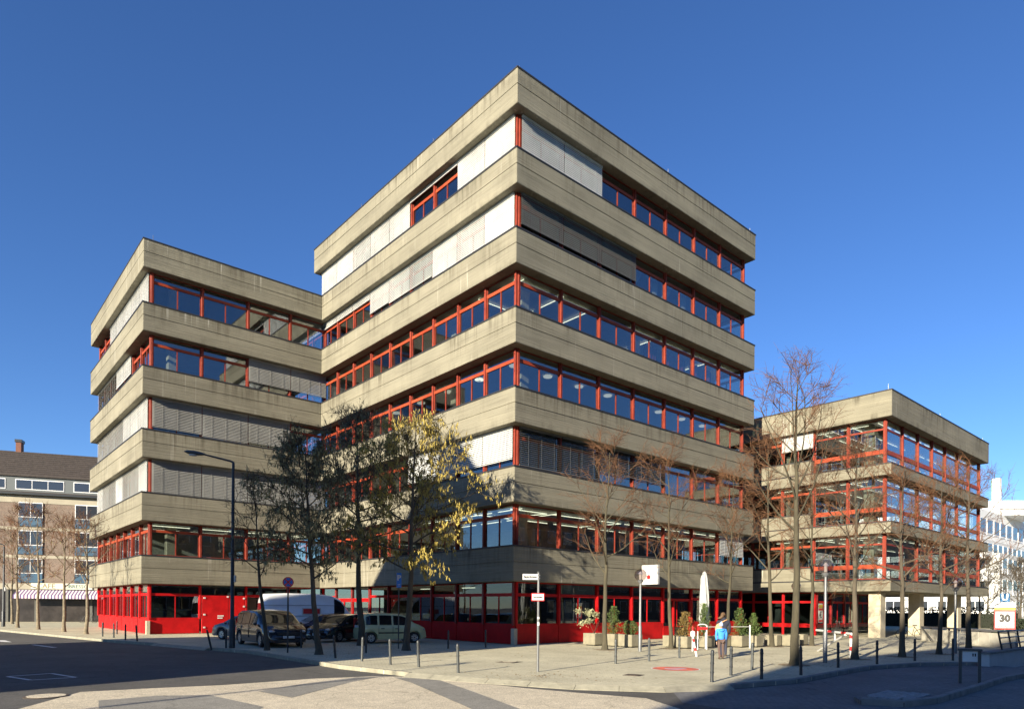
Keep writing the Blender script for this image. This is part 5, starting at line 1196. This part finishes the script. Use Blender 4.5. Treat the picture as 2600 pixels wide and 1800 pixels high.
def person(label, x, y, rz, H, top_m, leg_m, hair_m, jacket=None, stride=.16, hood=None, hat=None, headturn=0., scarf=None, arms=(.10, .16)):
    """local: +y is the walking direction"""
    t = thing('person', label, 'person', (x, y, 0), rz); k = H/1.7
    S = lambda ch: [(a*k, b*k, c*k, (r*k if not isinstance(r, tuple) else (r[0]*k, r[1]*k))) for a, b, c, r in ch]
    st = stride
    legs = [S([(0, 0, .92, (.15, .12)), (.09, 0, .86, .095), (.10, .12*st/.16*.6, .50, .068), (.10, -.02+st*.6, .13, .05), (.10, st*.6+.0, .06, .045), (.105, st*.6+.14, .035, .035)]),
            S([(0, 0, .92, (.15, .12)), (-.09, 0, .86, .095), (-.10, .0, .50, .068), (-.10, -st*1.1, .15, .05), (-.10, -st*1.2, .08, .045), (-.105, -st*1.2+.13, .03, .035)])]
    torso = [S([(0, 0, .88, (.155, .115)), (0, .005, 1.02, (.145, .11)), (0, .01, 1.20, (.165, .12)), (0, .01, 1.36, (.165, .105)), (0, .01, 1.45, (.07, .065)), (0, .02, 1.52, .055)])]
    arm = [S([(0, .01, 1.36, (.165, .105)), (s*.20, .0, 1.37, .06), (s*.245, -.02+sw*.2, 1.12, .05), (s*.235, .05+sw, .88, .042), (s*.23, .07+sw, .82, .034)]) for s, sw in ((1, arms[0]), (-1, -arms[1]))]
    b = skin_mesh('body', legs + torso + arm, leg_m, t)          # continuous figure
    j = skin_mesh('jacket', [[(a, b_, c, (r*1.13 if not isinstance(r, tuple) else (r[0]*1.13, r[1]*1.16))) for a, b_, c, r in ch] for ch in
        [torso[0][:5]] + [ch[:4] for ch in arm]], jacket or top_m, t)
    # hands with fingers
    for s, sw in ((1, arms[0]), (-1, -arms[1])):
        hx, hy, hz = s*.23*k, (.07+sw)*k, .82*k; ch = [[(hx, hy, hz, .026*k), (hx, hy+.01*k, hz-.05*k, (.016*k, .032*k))]]
        for f_, (dy, l) in enumerate(((-.028, .055), (-.009, .07), (.011, .066), (.03, .05))):
            ch.append([(hx, hy+.01*k, hz-.05*k, (.016*k, .032*k)), (hx, hy+(.01+dy)*k, hz-.085*k, .0095*k), (hx-s*.012*k, hy+(.015+dy)*k, hz-(.085+l)*k, .008*k)])
        ch.append([(hx, hy+.01*k, hz-.05*k, (.016*k, .032*k)), (hx-s*.012*k, hy+.05*k, hz-.05*k, .010*k), (hx-s*.016*k, hy+.062*k, hz-.095*k, .009*k)])
        skin_mesh('hand', ch, mskin, t, 1)
    # head
    hd = MB().sphere((0, 0, 0), 1, 18, 14); vv = []
    for (a, b_, c) in hd.v:
        f_ = 1 - .16*max(0, -c); vv.append((a*.075*f_*k, b_*.095*k*(1-.08*max(0, -c)), c*.118*k))
    hd.v = vv; hd.add([(-.014*k, .088*k, -.012*k), (.014*k, .088*k, -.012*k), (0, .115*k, -.03*k), (0, .088*k, .03*k)], [(0,1,2), (1,3,2), (3,0,2), (0,3,1)])
    for s in (1, -1): hd.sphere((s*.077*k, -.005*k, -.005*k), .026*k, 8, 6, (.4, .8, 1.2))
    M2 = Matrix.Translation((0, .03*k, 1.61*k)) @ Matrix.Rotation(headturn, 4, 'Z'); hd.xform(M2); h = hd.build('head', mskin, t, 80)
    for s in (1, -1): e_ = MB().sphere((s*.03*k, .085*k, .012*k), .010*k, 8, 6); e_.xform(M2); e_.build('eye', mlettering, h)
    e_ = MB().sphere((0, .088*k, -.058*k), .012*k, 8, 6, (1.9, .5, .4)); e_.xform(M2); e_.build('mouth', mat('lip_%d' % int(H*100), (.35, .13, .11), .6), h)
    cap = MB(); rs = []
    for i in range(9):
        q = i/8*R(hair_m[1]); z = cos(q)*.132; r = sin(q)
        rs.append([(r*.088*cos(a)*k*1.02, (r*.108*sin(a) - .012)*k, z*k if sin(a) < .5 else max(z, .045)*k) for a in [2*pi*n_/20 for n_ in range(20)]])
    cap.rings(rs, True, False); cap.xform(M2); cap.build('hat' if hat else 'hair', hair_m[0], t, 80)
    for s, yy in ((1, st*.6), (-1, -st*1.2)):
        MB().sphere((s*.103*k, (yy+.06)*k, .045*k), .1*k, 12, 8, (.48, 1.35, .45)).build('shoe', mshoe, t, 180)
    return t, k
t, k = person('adult in dark coat with peach shoulder bag walking beside the child', 2.1, -10.3, YAW - pi/2 - R(12), 1.72, mnavy, mjean, (mhair, 118), mnavy, .16, headturn=R(-55))
MB().sphere((-.17, -.05, 1.10), .2, 14, 10, (.75, .6, 1.1)).build('shoulder_bag', mpeach, t, 180); MB().tube([(-.17, -.12, 1.3), (.02, -.13, 1.42), (.12, -.06, 1.46)], .018, 6).build('bag_strap', mpeach, t)
# long hair and dark scarf
s = MB(); s.lathe([(.10, 1.40), (.125, 1.46), (.115, 1.53), (.08, 1.56)], n=18); s.build('scarf', mnavy, t, 60)
hm = skin_mesh('long_hair', [[(0, -.07, 1.68, .06), (-.05, -.10, 1.60, .07), (-.13, -.10, 1.53, .06), (-.24, -.09, 1.52, .02)]], mhair, t)
t, k = person('child in bright blue hooded jacket and pale blue hat walking away', .9, -10.95, YAW - pi/2 - R(4), 1.36, mblue, mbrown, (mhat, 112), mblue, .13, hat=True)
skin_mesh('hood', [[(-.13*k, -.09*k, 1.40*k, .045*k), (0, -.15*k, 1.33*k, .07*k), (.13*k, -.09*k, 1.40*k, .045*k)]], mblue, t)
MB().sphere((0, -.02*k, 1.76*k), .022*k, 8, 6).build('bobble', mhat, t, 180)
t, k = person('dark figure standing in shade under the library wing', 33.2, -4.6, R(160), 1.75, mnavy, mnavy, (mhair, 105), mnavy, .06)
